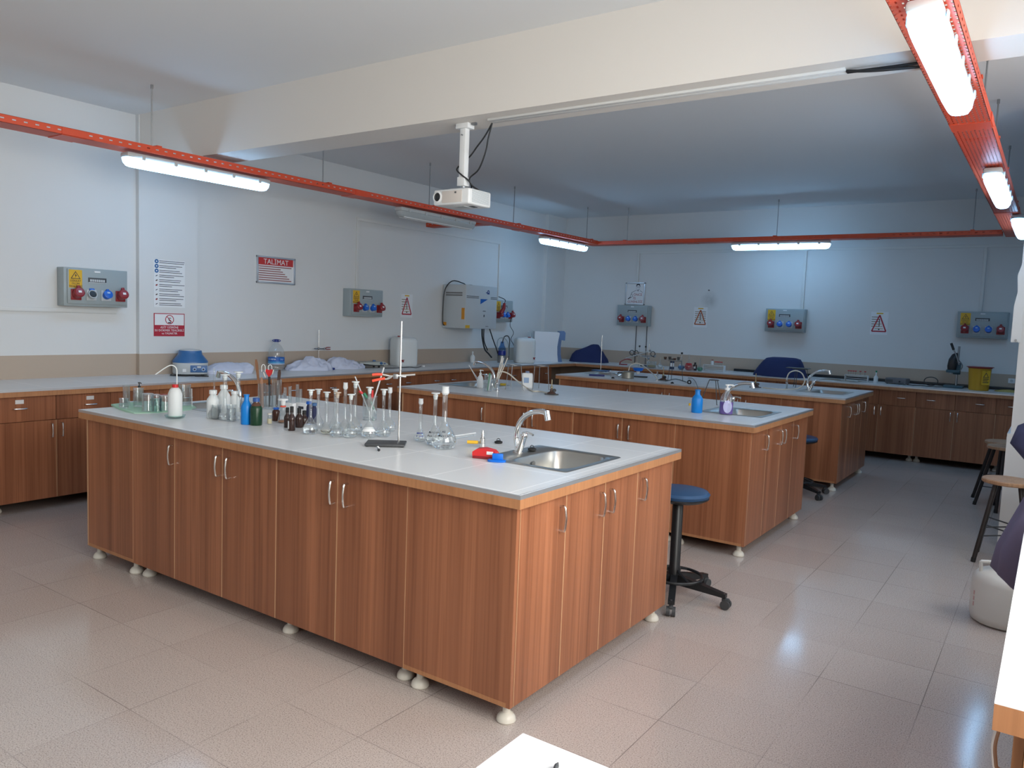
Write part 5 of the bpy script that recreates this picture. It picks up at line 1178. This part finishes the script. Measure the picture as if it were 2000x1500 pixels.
def SB(*a):
    x, y, r, h = S(*a); d_ = Vector((x - CAM.x, y - CAM.y)); k_ = max(1.0, (-.70 - CAM.y) / (y - CAM.y)); return CAM.x + d_.x * k_, CAM.y + d_.y * k_, r, h
def rflask(u, vb, vt, wd, col, lab, lv=1.4, neck=.14, yy=None, stopper=None):
    x, y, r, h = SB(u, vb, vt, wd)
    t = thing('round_flask', (x, y, .9006), lab, 'flask', 'coloured flasks on the back counter')
    b = MB(); b.lathe([(0, 0), (r * .6, 0), (r, r * .6), (r * .98, r * 1.1), (r * .5, r * 1.75), (r * .22, r * 2.1), (r * .2, r * 2.1 + neck)], GLASS, n=26); b.build('glass_body', t, ang=60)
    b = MB(); b.lathe([(0, .003), (r * .56, .003), (r * .95, r * .6), (r * .93, r * 1.1), (r * .93 if lv < 1.2 else r * .6, r * lv), (0, r * lv)], P('liq_' + lab[:9].replace(' ', '_'), col, .15), n=26); b.build('liquid', t, ang=60)
    if stopper:
        b = MB(); b.cyl(r * .3, r * 2.1 + neck - .005, r * 2.1 + neck + .02, stopper, n=14); b.build('stopper', t)
rflask(1330, 724, 711, 13, (.0, .13, .35), 'blue liquid in a round flask left of red one', 1.3, .13, stopper=BLACKR)
rflask(1344.5, 724.5, 709, 17, (.42, .012, .015), 'red liquid in large round flask on the back counter', 1.7, .10)
rflask(1366.5, 726, 716, 12, (.0, .2, .1), 'green liquid in small round flask on the back counter', 1.3, .10)
rflask(1289, 720.5, 710, 10, (.55, .6, .62), 'pale liquid in round flask behind the dark tripod', 1.4, .08)
x, y, r, h = SB(1349.5, 727, 720, 11); beaker(x, y, r, h, 'shallow red-orange dish in front of red flask', liq=.8, lm=P('red_orange', (.35, .04, .01), .3), name='dish')
x, y, r, h = SB(1357, 724, 708, 7.5); bottle(x, y, r, h, 'amber bottle with white label right of red flask', AMB, capm=BLACKR, lab=(.25, .5, PAPER, -2.6, -.9))
x, y, r, h = SB(1312, 723, 702, 9); bottle(x, y, r, h, 'dark blue bottle with white label behind tripod', P('dark_blue_glass', (.03, .05, .1), .2), capm=BLACKR, lab=(.25, .6, PAPER, -3.1, -.1), neck=.7, sh=.75)
x, y, r, h = SB(1272, 719, 706, 19); t = beaker(x, y, r, h, 'wide glass dish of yellow liquid on back counter', liq=.45, lm=P('straw_liquid', (.42, .33, .13), .3), name='glass_trough')
for u, v0, v1, lab in ((1213, 675, 714, 'leftmost'), (1224.5, 676, 715, 'second from left'), (1344.5, 680, 712, 'rightmost, nearest the red flask')):
    p = at(u, v1 + 4) ; p.y = max(p.y, -.62); t = thing('burette', (p.x, p.y, .9008), f'slim glass burette with black top on the back counter, {lab}', 'burette', 'slim glass burettes')
    top = pv(u, v0, p).z - .9008; b = MB(); b.tube([(0, 0, .003), (0, 0, top)], .005, GLASS, n=10); b.cyl(.02, 0, .004, GLASS); b.build('glass_tube', t); b = MB(); b.cyl(.0125, top - .01, top + .014, BLACK, n=12); b.build('top_cap', t)
# second stand with clamps lying over on the back counter
sp = at(1241, 718); sp.y = -.48; t = stand(sp.x - .02, sp.y, 0, .2, .13, .33, 'short retort stand with crossed clamps on back counter', NAVYF)
for k, (a, c, m) in enumerate(((Vector((-.36, -.02, .10)), Vector((.02, 0, .235)), STEEL), (Vector((-.30, .02, .2)), (Vector((.0, 0, .12))), STEEL), (Vector((-.1, -.02, .15)), Vector((.1, 0, .16)), DSTEEL))):
    b = MB(); b.tube([a, c], .0085, m, n=10); b.ball(.018, DSTEEL, c); b.build('clamp_arm', t)
for k, xx in enumerate((-.27, -.2, .07)):
    b = MB(); b.tube([(xx + .035 * math.cos(2 * PI * i / 16), -.01, .19 + .035 * math.sin(2 * PI * i / 16)) for i in range(16)], .006, DGREY, closed=True); b.tube([(xx, -.01, .155), (xx + .02, 0, .14)], .005, DGREY); b.build('ring_clamp', t)
b = MB(); b.tube([(-.42, -.1, .0), (-.4, -.1, .05), (-.33, -.06, .09), (-.24, -.06, .08)], .008, REDS, smooth=5); b.tube([(-.42, -.1, .012), (-.36, -.15, .012), (-.28, -.12, .012)], .008, REDS, smooth=5); b.build('red_tubing', t)
x, y, r, h = S(1710, 748, 724, 8); bottle(x, y, r, h, 'small slender white bottle right of the right rack', TRANSL, capm=GREEN, neck=.3, sh=.4)
p = at(1752, 750); t = thing('power_supply', (p.x, -.33, .9008), 'dark grey flat instrument box on the back counter', 'instrument', None, -.12)
b = MB(); b.box(-.12, .12, -.09, .09, .006, .072, P('instrument_grey', (.13, .13, .14), .5), .006)
for s in (-1, 1):
    b.cyl(.01, 0, .007, BLACKR, (s * .1, -.07, 0)); b.cyl(.01, 0, .007, BLACKR, (s * .1, .07, 0))
b.build('case', t); b = MB(); b.box(-.11, -.03, -.093, -.089, .02, .055, DGREY); b.cyl(.01, 0, .012, BLACK, M=Matrix.Translation((.05, -.089, .035)) @ Matrix.Rotation(PI / 2, 4, 'X')); b.build('control_panel', t)
b = MB(); b.tube([Vector((p.x + .12, -.4, .906)), Vector((p.x + .2, -.47, .906)), Vector((p.x + .28, -.4, .906)), Vector((p.x + .36, -.46, .906)), Vector((p.x + .46, -.42, .906)), Vector((p.x + .5, -.36, .906))], .0045, BLACK, smooth=6); tag(b.build('extension_cord'), 'black cord snaking right from dark grey instrument box', 'cord')
c = at(1829, 750); b = MB(); b.tube([Vector((c.x + .075 * math.cos(a), -.3, .908 + .052 + .052 * math.sin(a))) for a in [2 * PI * i / 24 for i in range(24)]], .005, BLACK, closed=True); tag(b.build('cable_coil'), 'black cable coil standing against the back wall', 'cable')
# press stand
p = at(1860, 754); t = thing('drill_press_stand', (5.79, -.27, .9008), 'teal drill stand with black lever on the back counter', 'drill stand', None, 0)
b = MB(); b.box(-.105, .105, -.1, .1, 0, .028, TEAL, .006); b.build('base', t)
b = MB(); b.cyl(.0125, .028, .50, DSTEEL, (.02, .05, 0)); b.build('column', t)
b = MB(); b.box(-.09, .055, -.04, .075, .18, .215, TEAL, .006); b.box(-.02, .055, .02, .08, .16, .30, TEAL, .006); b.cyl(.02, .165, .18, LGREY, (-.04, 0, 0)); b.build('arm', t)
b = MB(); b.rings([(.215, -.035, 0, .045, .04), (.26, -.035, 0, .05, .045), (.34, -.03, 0, .045, .045), (.40, -.015, .01, .03, .035), (.42, 0, .01, .012, .015)], BLACK, n=24, e=3); b.build('motor_housing', t)
b = MB(); b.tube([(.04, -.02, .28), (.0, -.03, .40), (-.03, -.035, .46)], .008, DSTEEL, n=10); b.tube([(.05, 0, .2), (.075, 0, .27), (.03, -.02, .34)], .006, DSTEEL, smooth=4); lv = b.build('lever', t); b = MB(); b.tube([(-.028, -.035, .455), (-.06, -.04, .535)], .0145, BLACK, n=12); b.build('grip', lv)
# yellow bin
t = thing('yellow_bin', (6.06, -.42, .9008), 'yellow sharps bin with red lid on the back counter', 'bin')
b = MB(); b.lathe([(0, 0), (.098, 0), (.103, .004), (.118, .262), (0, .262)], BINY, n=44); b.build('bucket', t)
b = MB(); b.lathe([(0, .258), (.124, .258), (.126, .266), (.142, .272), (.142, .276), (.06, .278), (0, .278)], REDS, n=44); b.build('lid', t)
b = MB(); M = Matrix.Rotation(math.radians(38), 4, 'Z')
b.box(-.05, .05, -.1155, -.112, .07, .235, YEL, M=M); b.prism([(-.035, .155), (.035, .155), (0, .215)], -.117, -.1155, INK, M=M); b.prism([(-.024, .161), (.024, .161), (0, .202)], -.118, -.117, YEL, M=M)
for k in range(3): b.box(-.035, .035 - .012 * (k % 2), -.117, -.1155, .135 - k * .02, .143 - k * .02, INK, M=M)
b.build('hazard_label', t, smooth=False)
p = at(1950, 763); t = thing('yellow_gloves', (6.33, -.38, .9008), 'crumpled yellow gloves right of the yellow bin', 'gloves'); b = MB(); b.rings([(0, 0, 0, .11, .05), (.012, 0, 0, .10, .045), (.026, .02, 0, .05, .025), (.03, .03, 0, .015, .01)], P('dull_yellow', (.42, .36, .12), .7), n=40, fold=fold(5, .2, 8, .1)); b.build('rubber', t, ang=60)

# ------------------------------------------------------------ left counter items
# centrifuge
t = thing('centrifuge', (.205, -6.83, .9008), 'blue and grey centrifuge on the left counter', 'centrifuge', None, math.radians(62))
b = MB(); b.rings([(.012, 0, 0, .148, .13), (.02, 0, 0, .152, .134), (.115, 0, 0, .15, .132)], LGREY, n=48, e=3.2)
for s in (-1, 1):
    b.cyl(.014, 0, .014, BLACKR, (s * .1, -.08, 0)); b.cyl(.014, 0, .014, BLACKR, (s * .1, .08, 0))
b.build('base_housing', t)
b = MB(); b.rings([(.115, 0, 0, .155, .138), (.13, 0, 0, .153, .137), (.19, 0, 0, .105, .10), (.225, 0, 0, .098, .095), (.225, 0, 0, .085, .085)], CENT, n=48, e=2.2); b.build('upper_cowl', t)
b = MB(); b.lathe([(0, .224), (.088, .224), (.086, .232), (.02, .24), (0, .24)], LGREY, n=32); b.build('lid', t)
b = MB(); b.box(-.01, .135, -.138, -.128, .03, .095, LCD_BLUE, .003)
for xx in (.025, .1): b.lathe([(0, 0), (.018, 0), (.015, .014), (0, .014)], P('pale_blue', (.35, .5, .75), .4), M=Matrix.Translation((xx, -.138, .06)) @ Matrix.Rotation(PI / 2, 4, 'X'), n=20); b.lathe([(0, .014), (.008, .014), (.008, .022), (0, .022)], INK, M=Matrix.Translation((xx, -.138, .06)) @ Matrix.Rotation(PI / 2, 4, 'X'), n=14)
b.box(.048, .08, -.1395, -.138, .073, .088, LGREY); b.build('control_panel', t)
b = MB(); b.box(-.075, -.045, -.135, -.131, .035, .062, PAPER); b.build('sticker', t)
b = MB(); b.tube([(-.16, -.04, .006), (-.17, -.16, .006), (-.05, -.22, .006), (.08, -.2, .006), (.13, -.26, .006), (.02, -.25, .006)], .005, BLACK, smooth=7); b.build('power_cord', t)
# folded white coats
def lump(name, x, y, rz, lv, lab, m=CLOTH, f=None, cat='cloth', e=2.2, amp=.03, seed=0):
    from mathutils import noise
    t = thing(name, (x, y, .9008), lab, cat, None, rz); b = MB(); L2 = []
    for p, q in zip(lv, lv[1:]):
        for k in range(5): L2.append(tuple(a + (c - a) * k / 5 for a, c in zip(p, q)))
    L2.append(lv[-1]); b.rings(L2, m, n=110, fold=f or fold(5, .09, 11, .05, 1.1), e=e)
    zmax = lv[-1][0]
    for v in b.bm.verts:
        if v.co.z < .004: continue
        q = Vector((v.co.x * 9 + seed * 7, v.co.y * 9, v.co.z * 6)); r1 = 1 - abs(noise.noise(q)) * 2.4; r2 = 1 - abs(noise.noise(q * 2.3)) * 2.4
        k = min(1, v.co.z / .03); a = amp * k * (r1 * .7 + r2 * .35)
        v.co.z = max(.004, v.co.z + a * .75); d_ = Vector((v.co.x, v.co.y, 0)); v.co += d_.normalized() * a * .5 if d_.length > .01 else Vector()
    b.build('fabric', t, ang=70); return t
lump('folded_cloth', .22, -6.46, math.radians(75), [(0, 0, 0, .25, .13), (.02, 0, 0, .25, .13), (.05, .03, 0, .22, .11), (.08, .06, .01, .17, .08), (.095, .10, .02, .08, .04)], 'folded pale blue-white cloth beside the centrifuge', f=fold(3, .06, 7, .05, .5), e=3, amp=.018)
lump('crumpled_cloth', .22, -5.43, math.radians(75), [(0, 0, 0, .27, .15), (.015, 0, 0, .26, .145), (.045, .01, 0, .20, .12), (.08, .02, 0, .13, .08), (.115, .03, 0, .07, .045), (.13, .035, 0, .02, .015)], 'heaped white cloth right of the large water bottle', f=fold(4, .08, 9, .05, .2), amp=.035, seed=3)
lump('crumpled_cloth', .22, -4.95, math.radians(80), [(0, 0, 0, .24, .14), (.015, 0, 0, .24, .135), (.05, -.02, 0, .18, .10), (.085, -.05, 0, .11, .06), (.105, -.07, 0, .04, .03)], 'crumpled white cloth beneath the small clamp stand', f=fold(5, .09, 12, .05, 2.2), amp=.035, seed=5)
p = at(641, 722); b = MB(); b.box(-.07, .07, -.02, .02, 0, .02, P('folder_blue', (.01, .03, .2), .5), .004, M=Matrix.Translation((p.x, p.y, .9008)) @ Matrix.Rotation(1.2, 4, 'Z')); tag(b.build('blue_case'), 'small dark blue case between two white cloths', 'case')
p = at(562, 721); b = MB(); b.rings([(0, 0, 0, .05, .02), (.01, 0, 0, .045, .018), (.03, .02, 0, .02, .01)], BLACK, n=20, M=Matrix.Translation((p.x, p.y, .9008)) @ Matrix.Rotation(1.0, 4, 'Z')); tag(b.build('black_pouch'), 'small black object right of large water bottle', 'pouch')
# big water bottle
t = thing('water_bottle', (.13, -5.80, .9008), 'large clear water bottle with blue label and handle cap', 'water bottle')
b = MB(); rr = .082; b.lathe([(0, .004), (rr * .9, 0), (rr, .01), (rr, .05), (rr * .95, .055), (rr, .06), (rr, .17), (rr * .98, .19), (rr * .88, .22), (rr * .55, .262), (.024, .283), (.021, .285), (.021, .30), (0, .30)], GPLAS, n=36); b.build('bottle_body', t, ang=50)
b = MB(); b.lathe([(rr * 1.005, .065), (rr * 1.02, .066), (rr * 1.02, .139), (rr * 1.005, .14)], P('water_label_blue', (.0, .10, .42), .4), n=48)
for k in range(3): b.lathe([(rr * 1.021, .068 + k * .01), (rr * 1.026, .069 + k * .01), (rr * 1.021, .075 + k * .01)], (PAPER, P('water_label_cyan', (.1, .4, .65), .4), P('water_label_cyan', (.1, .4, .65), .4))[k], n=48)
for i, ch in enumerate('SIRMA'): b.text(ch, .026, 0, .118, 0, PAPER, .0003, M=Matrix.Rotation(math.radians(38) + (i - 3.5) * .21, 4, 'Z') @ Matrix.Translation((0, -rr * 1.027, 0)))
for i, ch in enumerate('SU'): b.text(ch, .026, 0, .118, 0, PAPER, .0003, M=Matrix.Rotation(math.radians(38) + (i + 3.4) * .24, 4, 'Z') @ Matrix.Translation((0, -rr * 1.027, 0)))
b.build('label', t, smooth=False)
CAPB = P('cap_dark_blue', (.02, .04, .22), .4)
b = MB(); b.lathe([(0, .298), (.024, .298), (.024, .318), (0, .318)], CAPB, n=22); b.build('cap', t)
b = MB(); b.tube([(.042 * math.cos(a) * .8, .042 * math.cos(a) * .57, .31 + .012 * math.sin(a)) for a in [2 * PI * i / 20 for i in range(20)]], .004, CAPB, closed=True); b.build('handle', t)
# clamp stand over the cloth
sp = at(632.6, 716); t = thing('retort_stand', (.055, -5.17, .9008), 'thin retort stand with red-tipped clamp behind white cloths', 'retort stand', None, PI / 2)
b = MB(); b.box(-.07, .07, -.05, .05, 0, .01, DGREY, .002); b.build('base_plate', t)
H = pv(632.6, 645, (.055, -5.17)).z - .9; b = MB(); b.tube([(0, 0, .01), (0, 0, H)], .004, STEEL); b.build('rod', t)
zc = pv(632.6, 681, (.055, -5.17)).z - .9008
b = MB(); b.tube([(-.06, 0, zc), (.1, 0, zc - .003)], .006, DSTEEL, n=10); b.ball(.014, DSTEEL, (0, 0, zc)); b.ball(.012, DSTEEL, (.085, 0, zc - .003)); b.build('clamp_boss', t)
for s in (-1, 1):
    b = MB(); b.tube([(.095, 0, zc), (.12, 0, zc + s * .01), (.17, 0, zc + s * .011)], .005, REDS, smooth=3); b.build('red_jaw', t)
# scale / hotplate
t = thing('hotplate', (.22, -4.53, .9008), 'low pale hotplate with blue knobs left of the jerrycan', 'hotplate', None, math.radians(75))
b = MB(); b.box(-.17, .13, -.09, .09, .02, .035, DGREY, .004)
for s in (-1, 1):
    b.cyl(.012, 0, .02, BLACKR, (s * .1 - .02, -.06, 0)); b.cyl(.012, 0, .02, BLACKR, (s * .1 - .02, .06, 0))
b.build('under_frame', t)
b = MB(); b.prism([(-.19, .052), (-.19, .062), (.12, .07), (.17, .052), (.185, .034), (.17, .03), (.0, .033)], -.10, .10, P('pale_case', (.42, .45, .42), .4)); b.build('case', t)
b = MB(); b.lathe([(0, 0), (.017, 0), (.014, .014), (0, .014)], LCD_BLUE, M=Matrix.Translation((.085, -.10, .052)) @ Matrix.Rotation(PI / 2, 4, 'X')); b.build('knob', t)
b = MB(); b.lathe([(0, .068), (.02, .068), (.016, .084), (0, .084)], LCD_BLUE, (.06, .02, 0)); b.build('knob', t)
b = MB(); b.box(.12, .145, -.103, -.099, .046, .056, CAPB); b.build('switch', t)
# jerrycans
def jerry(x, y, rz, W, D, H, lab, taps=((-.3, .15),), capx=-.2, z=.9008, capm=REDS, rib=False):
    t = thing('jerrycan', (x, y, z), lab, 'jerrycan', None, rz)
    b = MB(); w2, d2 = W / 2, D / 2
    b.rings([(0, 0, 0, w2 * .9, d2 * .88), (.012, 0, 0, w2 * .97, d2 * .97), (.04, 0, 0, w2, d2), (H * .45, 0, 0, w2, d2), (H * .8, 0, 0, w2, d2), (H * .88, 0, 0, w2 * .98, d2 * .95), (H * .94, 0, 0, w2 * .88, d2 * .75), (H * .965, 0, 0, w2 * .7, d2 * .5), (H * .97, 0, 0, w2 * .3, d2 * .2)], TRANSL, n=56, e=5); b.build('can_body', t, ang=50)
    b = MB(); b.cyl(.024, H * .93, H, capm, (capx * W, 0, 0)); b.build('cap', t)
    b = MB(); b.tube([(-w2 * .0, 0, H * .955), (.02, 0, H * 1.03), (w2 * .5, 0, H * 1.03), (w2 * .62, 0, H * .95)], .011, TRANSL, smooth=5, n=10) if False else b.box(-.01, w2 * .7, -.012, .012, H * .955, H * .99, TRANSL, .008); b.build('handle', t)
    for tx, tz in taps:
        b = MB(); b.tube([(tx * W, -d2 + .002, tz * H), (tx * W, -d2 - .03, tz * H), (tx * W, -d2 - .035, tz * H - .015)], .009, capm, n=10); b.box(tx * W - .018, tx * W + .018, -d2 - .034, -d2 - .02, tz * H + .006, tz * H + .014, capm, .002); b.build('tap', t)
    return t
jerry(.25, -4.0, math.radians(72), .29, .25, .37, 'large translucent jerrycan with red cap on the left counter', ((-.32, .2),), -.22)
b = MB(); pc = [at(749, 719, .905), at(775, 718.5, .905), at(800, 717, .905), at(812, 718, .905), at(822, 716, .905)]; b.tube(pc, .004, BLACK, smooth=6)
t = thing('extension_cord', (0, 0, 0), 'black cord with white plug in front of the jerrycan', 'cord'); b.build('cord', t); b = MB(); p = at(827, 715, .912); b.rings([(-.008, 0, 0, .022, .012), (.008, 0, 0, .022, .012)], WHITEP, n=20, M=Matrix.Translation(p)); b.build('plug', t)
x, y, r, h = S(925, 708, 685, 9.5); bottle(.15, -2.5, .033, .155, 'slim translucent squeeze bottle on the left counter', TRANSL, neck=.25, sh=.5, captop=.85, capm=TRANSL, cap=.3)
jerry(.50, -1.74, math.radians(48), .29, .26, .375, 'squat translucent jerrycan with red cap beside the water purifier', ((.38, .2),), .22)
# flask with blue liquid and tubing
t = thing('aspirator_bottle', (.34, -2.07, .9008), 'glass bottle with blue base and coiled tubing under distiller', 'bottle')
b = MB(); b.cyl(.06, 0, .10, DSTEEL, n=24, r2=.055); b.build('stand', t)
b = MB(); b.lathe([(0, .10), (.052, .10), (.055, .11), (.055, .20), (.03, .25), (.022, .30), (0, .30)], GBLUE, n=28); b.build('glass_body', t, ang=60)
b = MB(); b.cyl(.0565, .11, .17, P('cobalt', (.005, .02, .22), .3), n=28); b.build('blue_band', t)
b = MB(); b.tube([(.0, .0, .28), (-.03, .08, .36), (.0, .12, .38), (.04, .12, .33), (.05, .10, .2), (.05, .1, .05)], .008, DGREY, smooth=6); b.tube([(-.06, -.02, .02), (-.07, -.02, .3), (-.02, .05, .35), (.04, .08, .28), (.06, .07, .1)], .006, GREY, smooth=6); b.build('tubing', t)
# wall distiller
t = thing('wall_distiller', (0, -2.66, 1.377), 'large grey wall-mounted water distiller cabinet on the left wall', 'water distiller', None, PI / 2)
DG = P('distiller_grey', (.52, .56, .58), .4)
b = MB(); b.box(-.345, .345, -.40, -.001, 0, .575, DG, .008); b.build('cabinet', t)
b = MB(); b.box(-.33, -.07, -.404, -.399, .405, .412, DGREY); b.box(-.33, -.07, -.404, -.399, .425, .432, DGREY); b.build('vent_slots', t, smooth=False)
b = MB(); b.box(.2, .335, -.404, -.399, .405, .412, DGREY); b.box(.2, .335, -.404, -.399, .425, .432, DGREY); b.build('vent_slots', t, smooth=False)
b = MB(); b.box(-.348, -.344, -.34, -.06, .455, .475, P('slot_grey', (.2, .2, .2), .5)); b.box(-.348, -.344, -.34, -.06, .425, .445, P('slot_grey', (.2, .2, .2), .5)); b.build('side_slots', t, smooth=False)
LB = P('logo_blue', (.0, .10, .42), .5)
b = MB(); b.prism([(-.03, .40), (.13, .40), (-.03, .33)], -.403, -.4, LB); b.build('front_logo', t, smooth=False)
b = MB(); ring2(b, .14, .50, .013, .024, -.403, -.4, P('logo_navy', (.01, .04, .2), .5), 16); b.box(.115, .165, -.403, -.4, .468, .482, P('logo_navy', (.01, .04, .2), .5)); b.box(.088, .115, -.403, -.4, .482, .494, P('logo_navy', (.01, .04, .2), .5)); b.build('maker_emblem', t, smooth=False)
b = MB(); b.box(.03, .09, -.403, -.4, .235, .243, INK); b.box(.05, .065, -.404, -.4, .16, .19, INK); b.box(.1, .16, -.403, -.4, .03, .036, DGREY); b.build('switches', t, smooth=False)
OY = P('sticker_orange', (.65, .27, .02), .5)
b = MB(); b.box(-.348, -.3445, -.08, -.02, .03, .075, OY); b.box(-.348, -.3445, -.385, -.335, .12, .27, OY); b.box(-.34, -.25, -.403, -.4, .005, .045, YEL); b.build('warning_stickers', t, smooth=False)
b = MB(); b.tube([(-.10, -.2, .577), (-.2, -.22, .60), (-.33, -.15, .62), (-.37, -.06, .5), (-.375, -.04, .25), (-.37, -.04, .06), (-.345, -.05, .03)], .007, BLACK, smooth=6); b.build('power_cable', t)
b = MB(); b.rings([(.574, 0, 0, .08, .03), (.59, 0, 0, .03, .01)], BLACK, n=16, M=Matrix.Translation((.0, -.2, 0))); b.build('top_fitting', t)
b = MB(); q = ((-.1, .15), (.0, .19))
b.tube([(.12, -.33, .0), (.17, -.3, -.12), (.26, -.28, -.28), (.33, -.3, -.35), (.40, -.30, -.40)], .011, BLACK, smooth=6, n=10); b.build('drain_hose', t)
b = MB(); b.tube([(.2, -.3, .0), (.2, -.3, -.08), (.23, -.29, -.18), (.3, -.3, -.30)], .008, BLACK, smooth=6, n=10); b.build('drain_hose', t)
b = MB(); b.tube([(.33, -.3, .0), (.42, -.3, -.15), (.52, -.3, -.3), (.62, -.26, -.40), (.66, -.24, -.47)], .008, BLACK, smooth=6, n=10); b.build('drain_hose', t)
# bagged plastic sheet hanging under it and thin wall cord
b = MB(); b.tube([(.14, -1.60, 1.52), (.12, -1.58, 1.42), (.13, -1.50, 1.32), (.10, -1.52, 1.22), (.12, -1.46, 1.12), (.15, -1.45, .95)], .0045, DGREY, smooth=6); tag(b.build('socket_cord'), 'thin grey cord hanging from power box behind the distiller', 'cord')
# water purifier
t = thing('water_purifier', (.40, -1.0, .9008), 'white curved water purifier with blue display on corner counter', 'water purifier', None, math.radians(40))
WP = P('purifier_white', (.66, .70, .75), .35)
b = MB(); b.prism([(-.20, 0), (.17, 0), (.155, .1), (.15, .2), (.165, .3), (.18, .37), (.17, .385), (-.20, .39)], -.13, .13, WP); b.build('case', t)
b = MB(); b.prism([(.17, 0), (.235, 0), (.21, .1), (.205, .2), (.215, .3), (.18, .37), (.165, .3), (.15, .2), (.155, .1)], -.11, .11, LCD_BLUE); b.build('front_band', t)
b = MB(); b.prism([(.175, .29), (.265, .28), (.27, .38), (.25, .405), (.18, .40)], -.12, .12, P('purifier_blue', (.01, .13, .35), .35)); b.build('display_head', t)
b = MB(); b.prism([(.266, .33), (.268, .33), (.271, .375), (.269, .376)], -.08, .08, LGREY); b.build('screen', t)
b = MB(); b.tube([(-.21, .1, .2), (-.25, .05, .36), (-.29, 0, .38), (-.33, -.03, .36)], .004, WHITEP, smooth=6); b.build('tube', t)

for o_ in list(t.children):
    for v_ in o_.data.vertices: v_.co.z *= 1.16

# ------------------------------------------------------------ right side: jug and coat
t = thing('plastic_jug', (6.655, -6.14, 0), 'large white plastic jug with handle on the floor at right', 'jug', None, 0.2)
b = MB(); b.lathe([(0, .003), (.13, 0), (.155, .015), (.162, .05), (.162, .225), (.155, .25), (.135, .272), (.07, .30), (.03, .325), (.028, .35), (0, .35)], P('jug_white', (.66, .64, .60), .4), n=44); b.build('jug_body', t, ang=50)
b = MB(); b.tube([(-.125, -.02, .27), (-.128, -.02, .318), (-.118, -.02, .326), (-.045, -.02, .33), (-.034, -.02, .32), (-.034, -.02, .30)], .010, P('jug_white', (.66, .64, .60), .4), smooth=3, n=10); b.tube([(-.036, -.02, .30), (-.036, -.02, .365)], .007, P('jug_white', (.66, .64, .60), .4)); b.build('handle', t)
b = MB()
for i in range(3): b.box(-.004, .004, -.1645, -.161, .09 + i * .03, .112 + i * .03, P('faint_pink_ink', (.6, .38, .36), .6), M=Matrix.Rotation(math.radians(-70) + .0, 4, 'Z'))
b.build('faded_print', t, smooth=False)
t = thing('hanging_coat', (6.86, -7.35, 0), 'slate purple coat draped over a chair behind the bright bench', 'coat')
def cf(a, k): return .09 * math.sin(3 * a + 4 * k) + .05 * math.sin(7 * a - 2 * k)
b = MB(); b.rings([(.50, .03, 0, .10, .09), (.53, 0, 0, .16, .12), (.60, -.04, 0, .20, .13), (.70, -.03, 0, .20, .13), (.82, -.0, 0, .185, .13), (.95, .03, 0, .16, .125), (1.05, .05, 0, .14, .12), (1.12, .06, 0, .11, .09), (1.15, .06, 0, .05, .04)], PURP, n=72, fold=cf, e=2.3); b.build('body', t, ang=70)
b = MB(); b.rings([(1.03, .03, -.03, .04, .04), (1.06, -.03, -.03, .12, .10), (1.12, -.055, -.03, .145, .12), (1.19, -.04, -.03, .14, .12), (1.24, .0, -.03, .10, .09), (1.26, .03, -.03, .04, .04)], NAVYF, n=48, fold=lambda a, k: .05 * math.sin(4 * a + 3 * k), e=2.2); b.build('hood', t, ang=70)
t = thing('chair', (6.99, -7.22, 0), 'dark chair carrying the purple coat, mostly hidden behind bench', 'chair')
b = MB(); b.box(-.2, .2, -.2, .2, .43, .47, DGREY, .01); b.build('seat', t)
b = MB(); b.box(-.2, -.17, -.2, .2, .62, .95, DGREY, .008); b.build('backrest', t)
for sx in (-.18, .18):
    for sy in (-.18, .18): b = MB(); b.tube([(sx, sy, 0), (sx, sy, .96 if sx < 0 else .43)], .012, DGREY); b.build('leg', t)
# loose box on the far right counter edge
t = thing('far_bench', (6.50, -3.62, 0), 'pale bench top corner just showing past the white pier', 'bench'); b = MB(); b.box(.0, .95, 0, .9, .70, .735, P('pale_bench', (.6, .62, .58), .5), .003); b.build('bench_top', t)
for q in ((.30, .06), (.9, .06), (.30, .84), (.9, .84)): b = MB(); b.box(q[0] - .02, q[0] + .02, q[1] - .02, q[1] + .02, 0, .70, DGREY); b.build('leg', t)
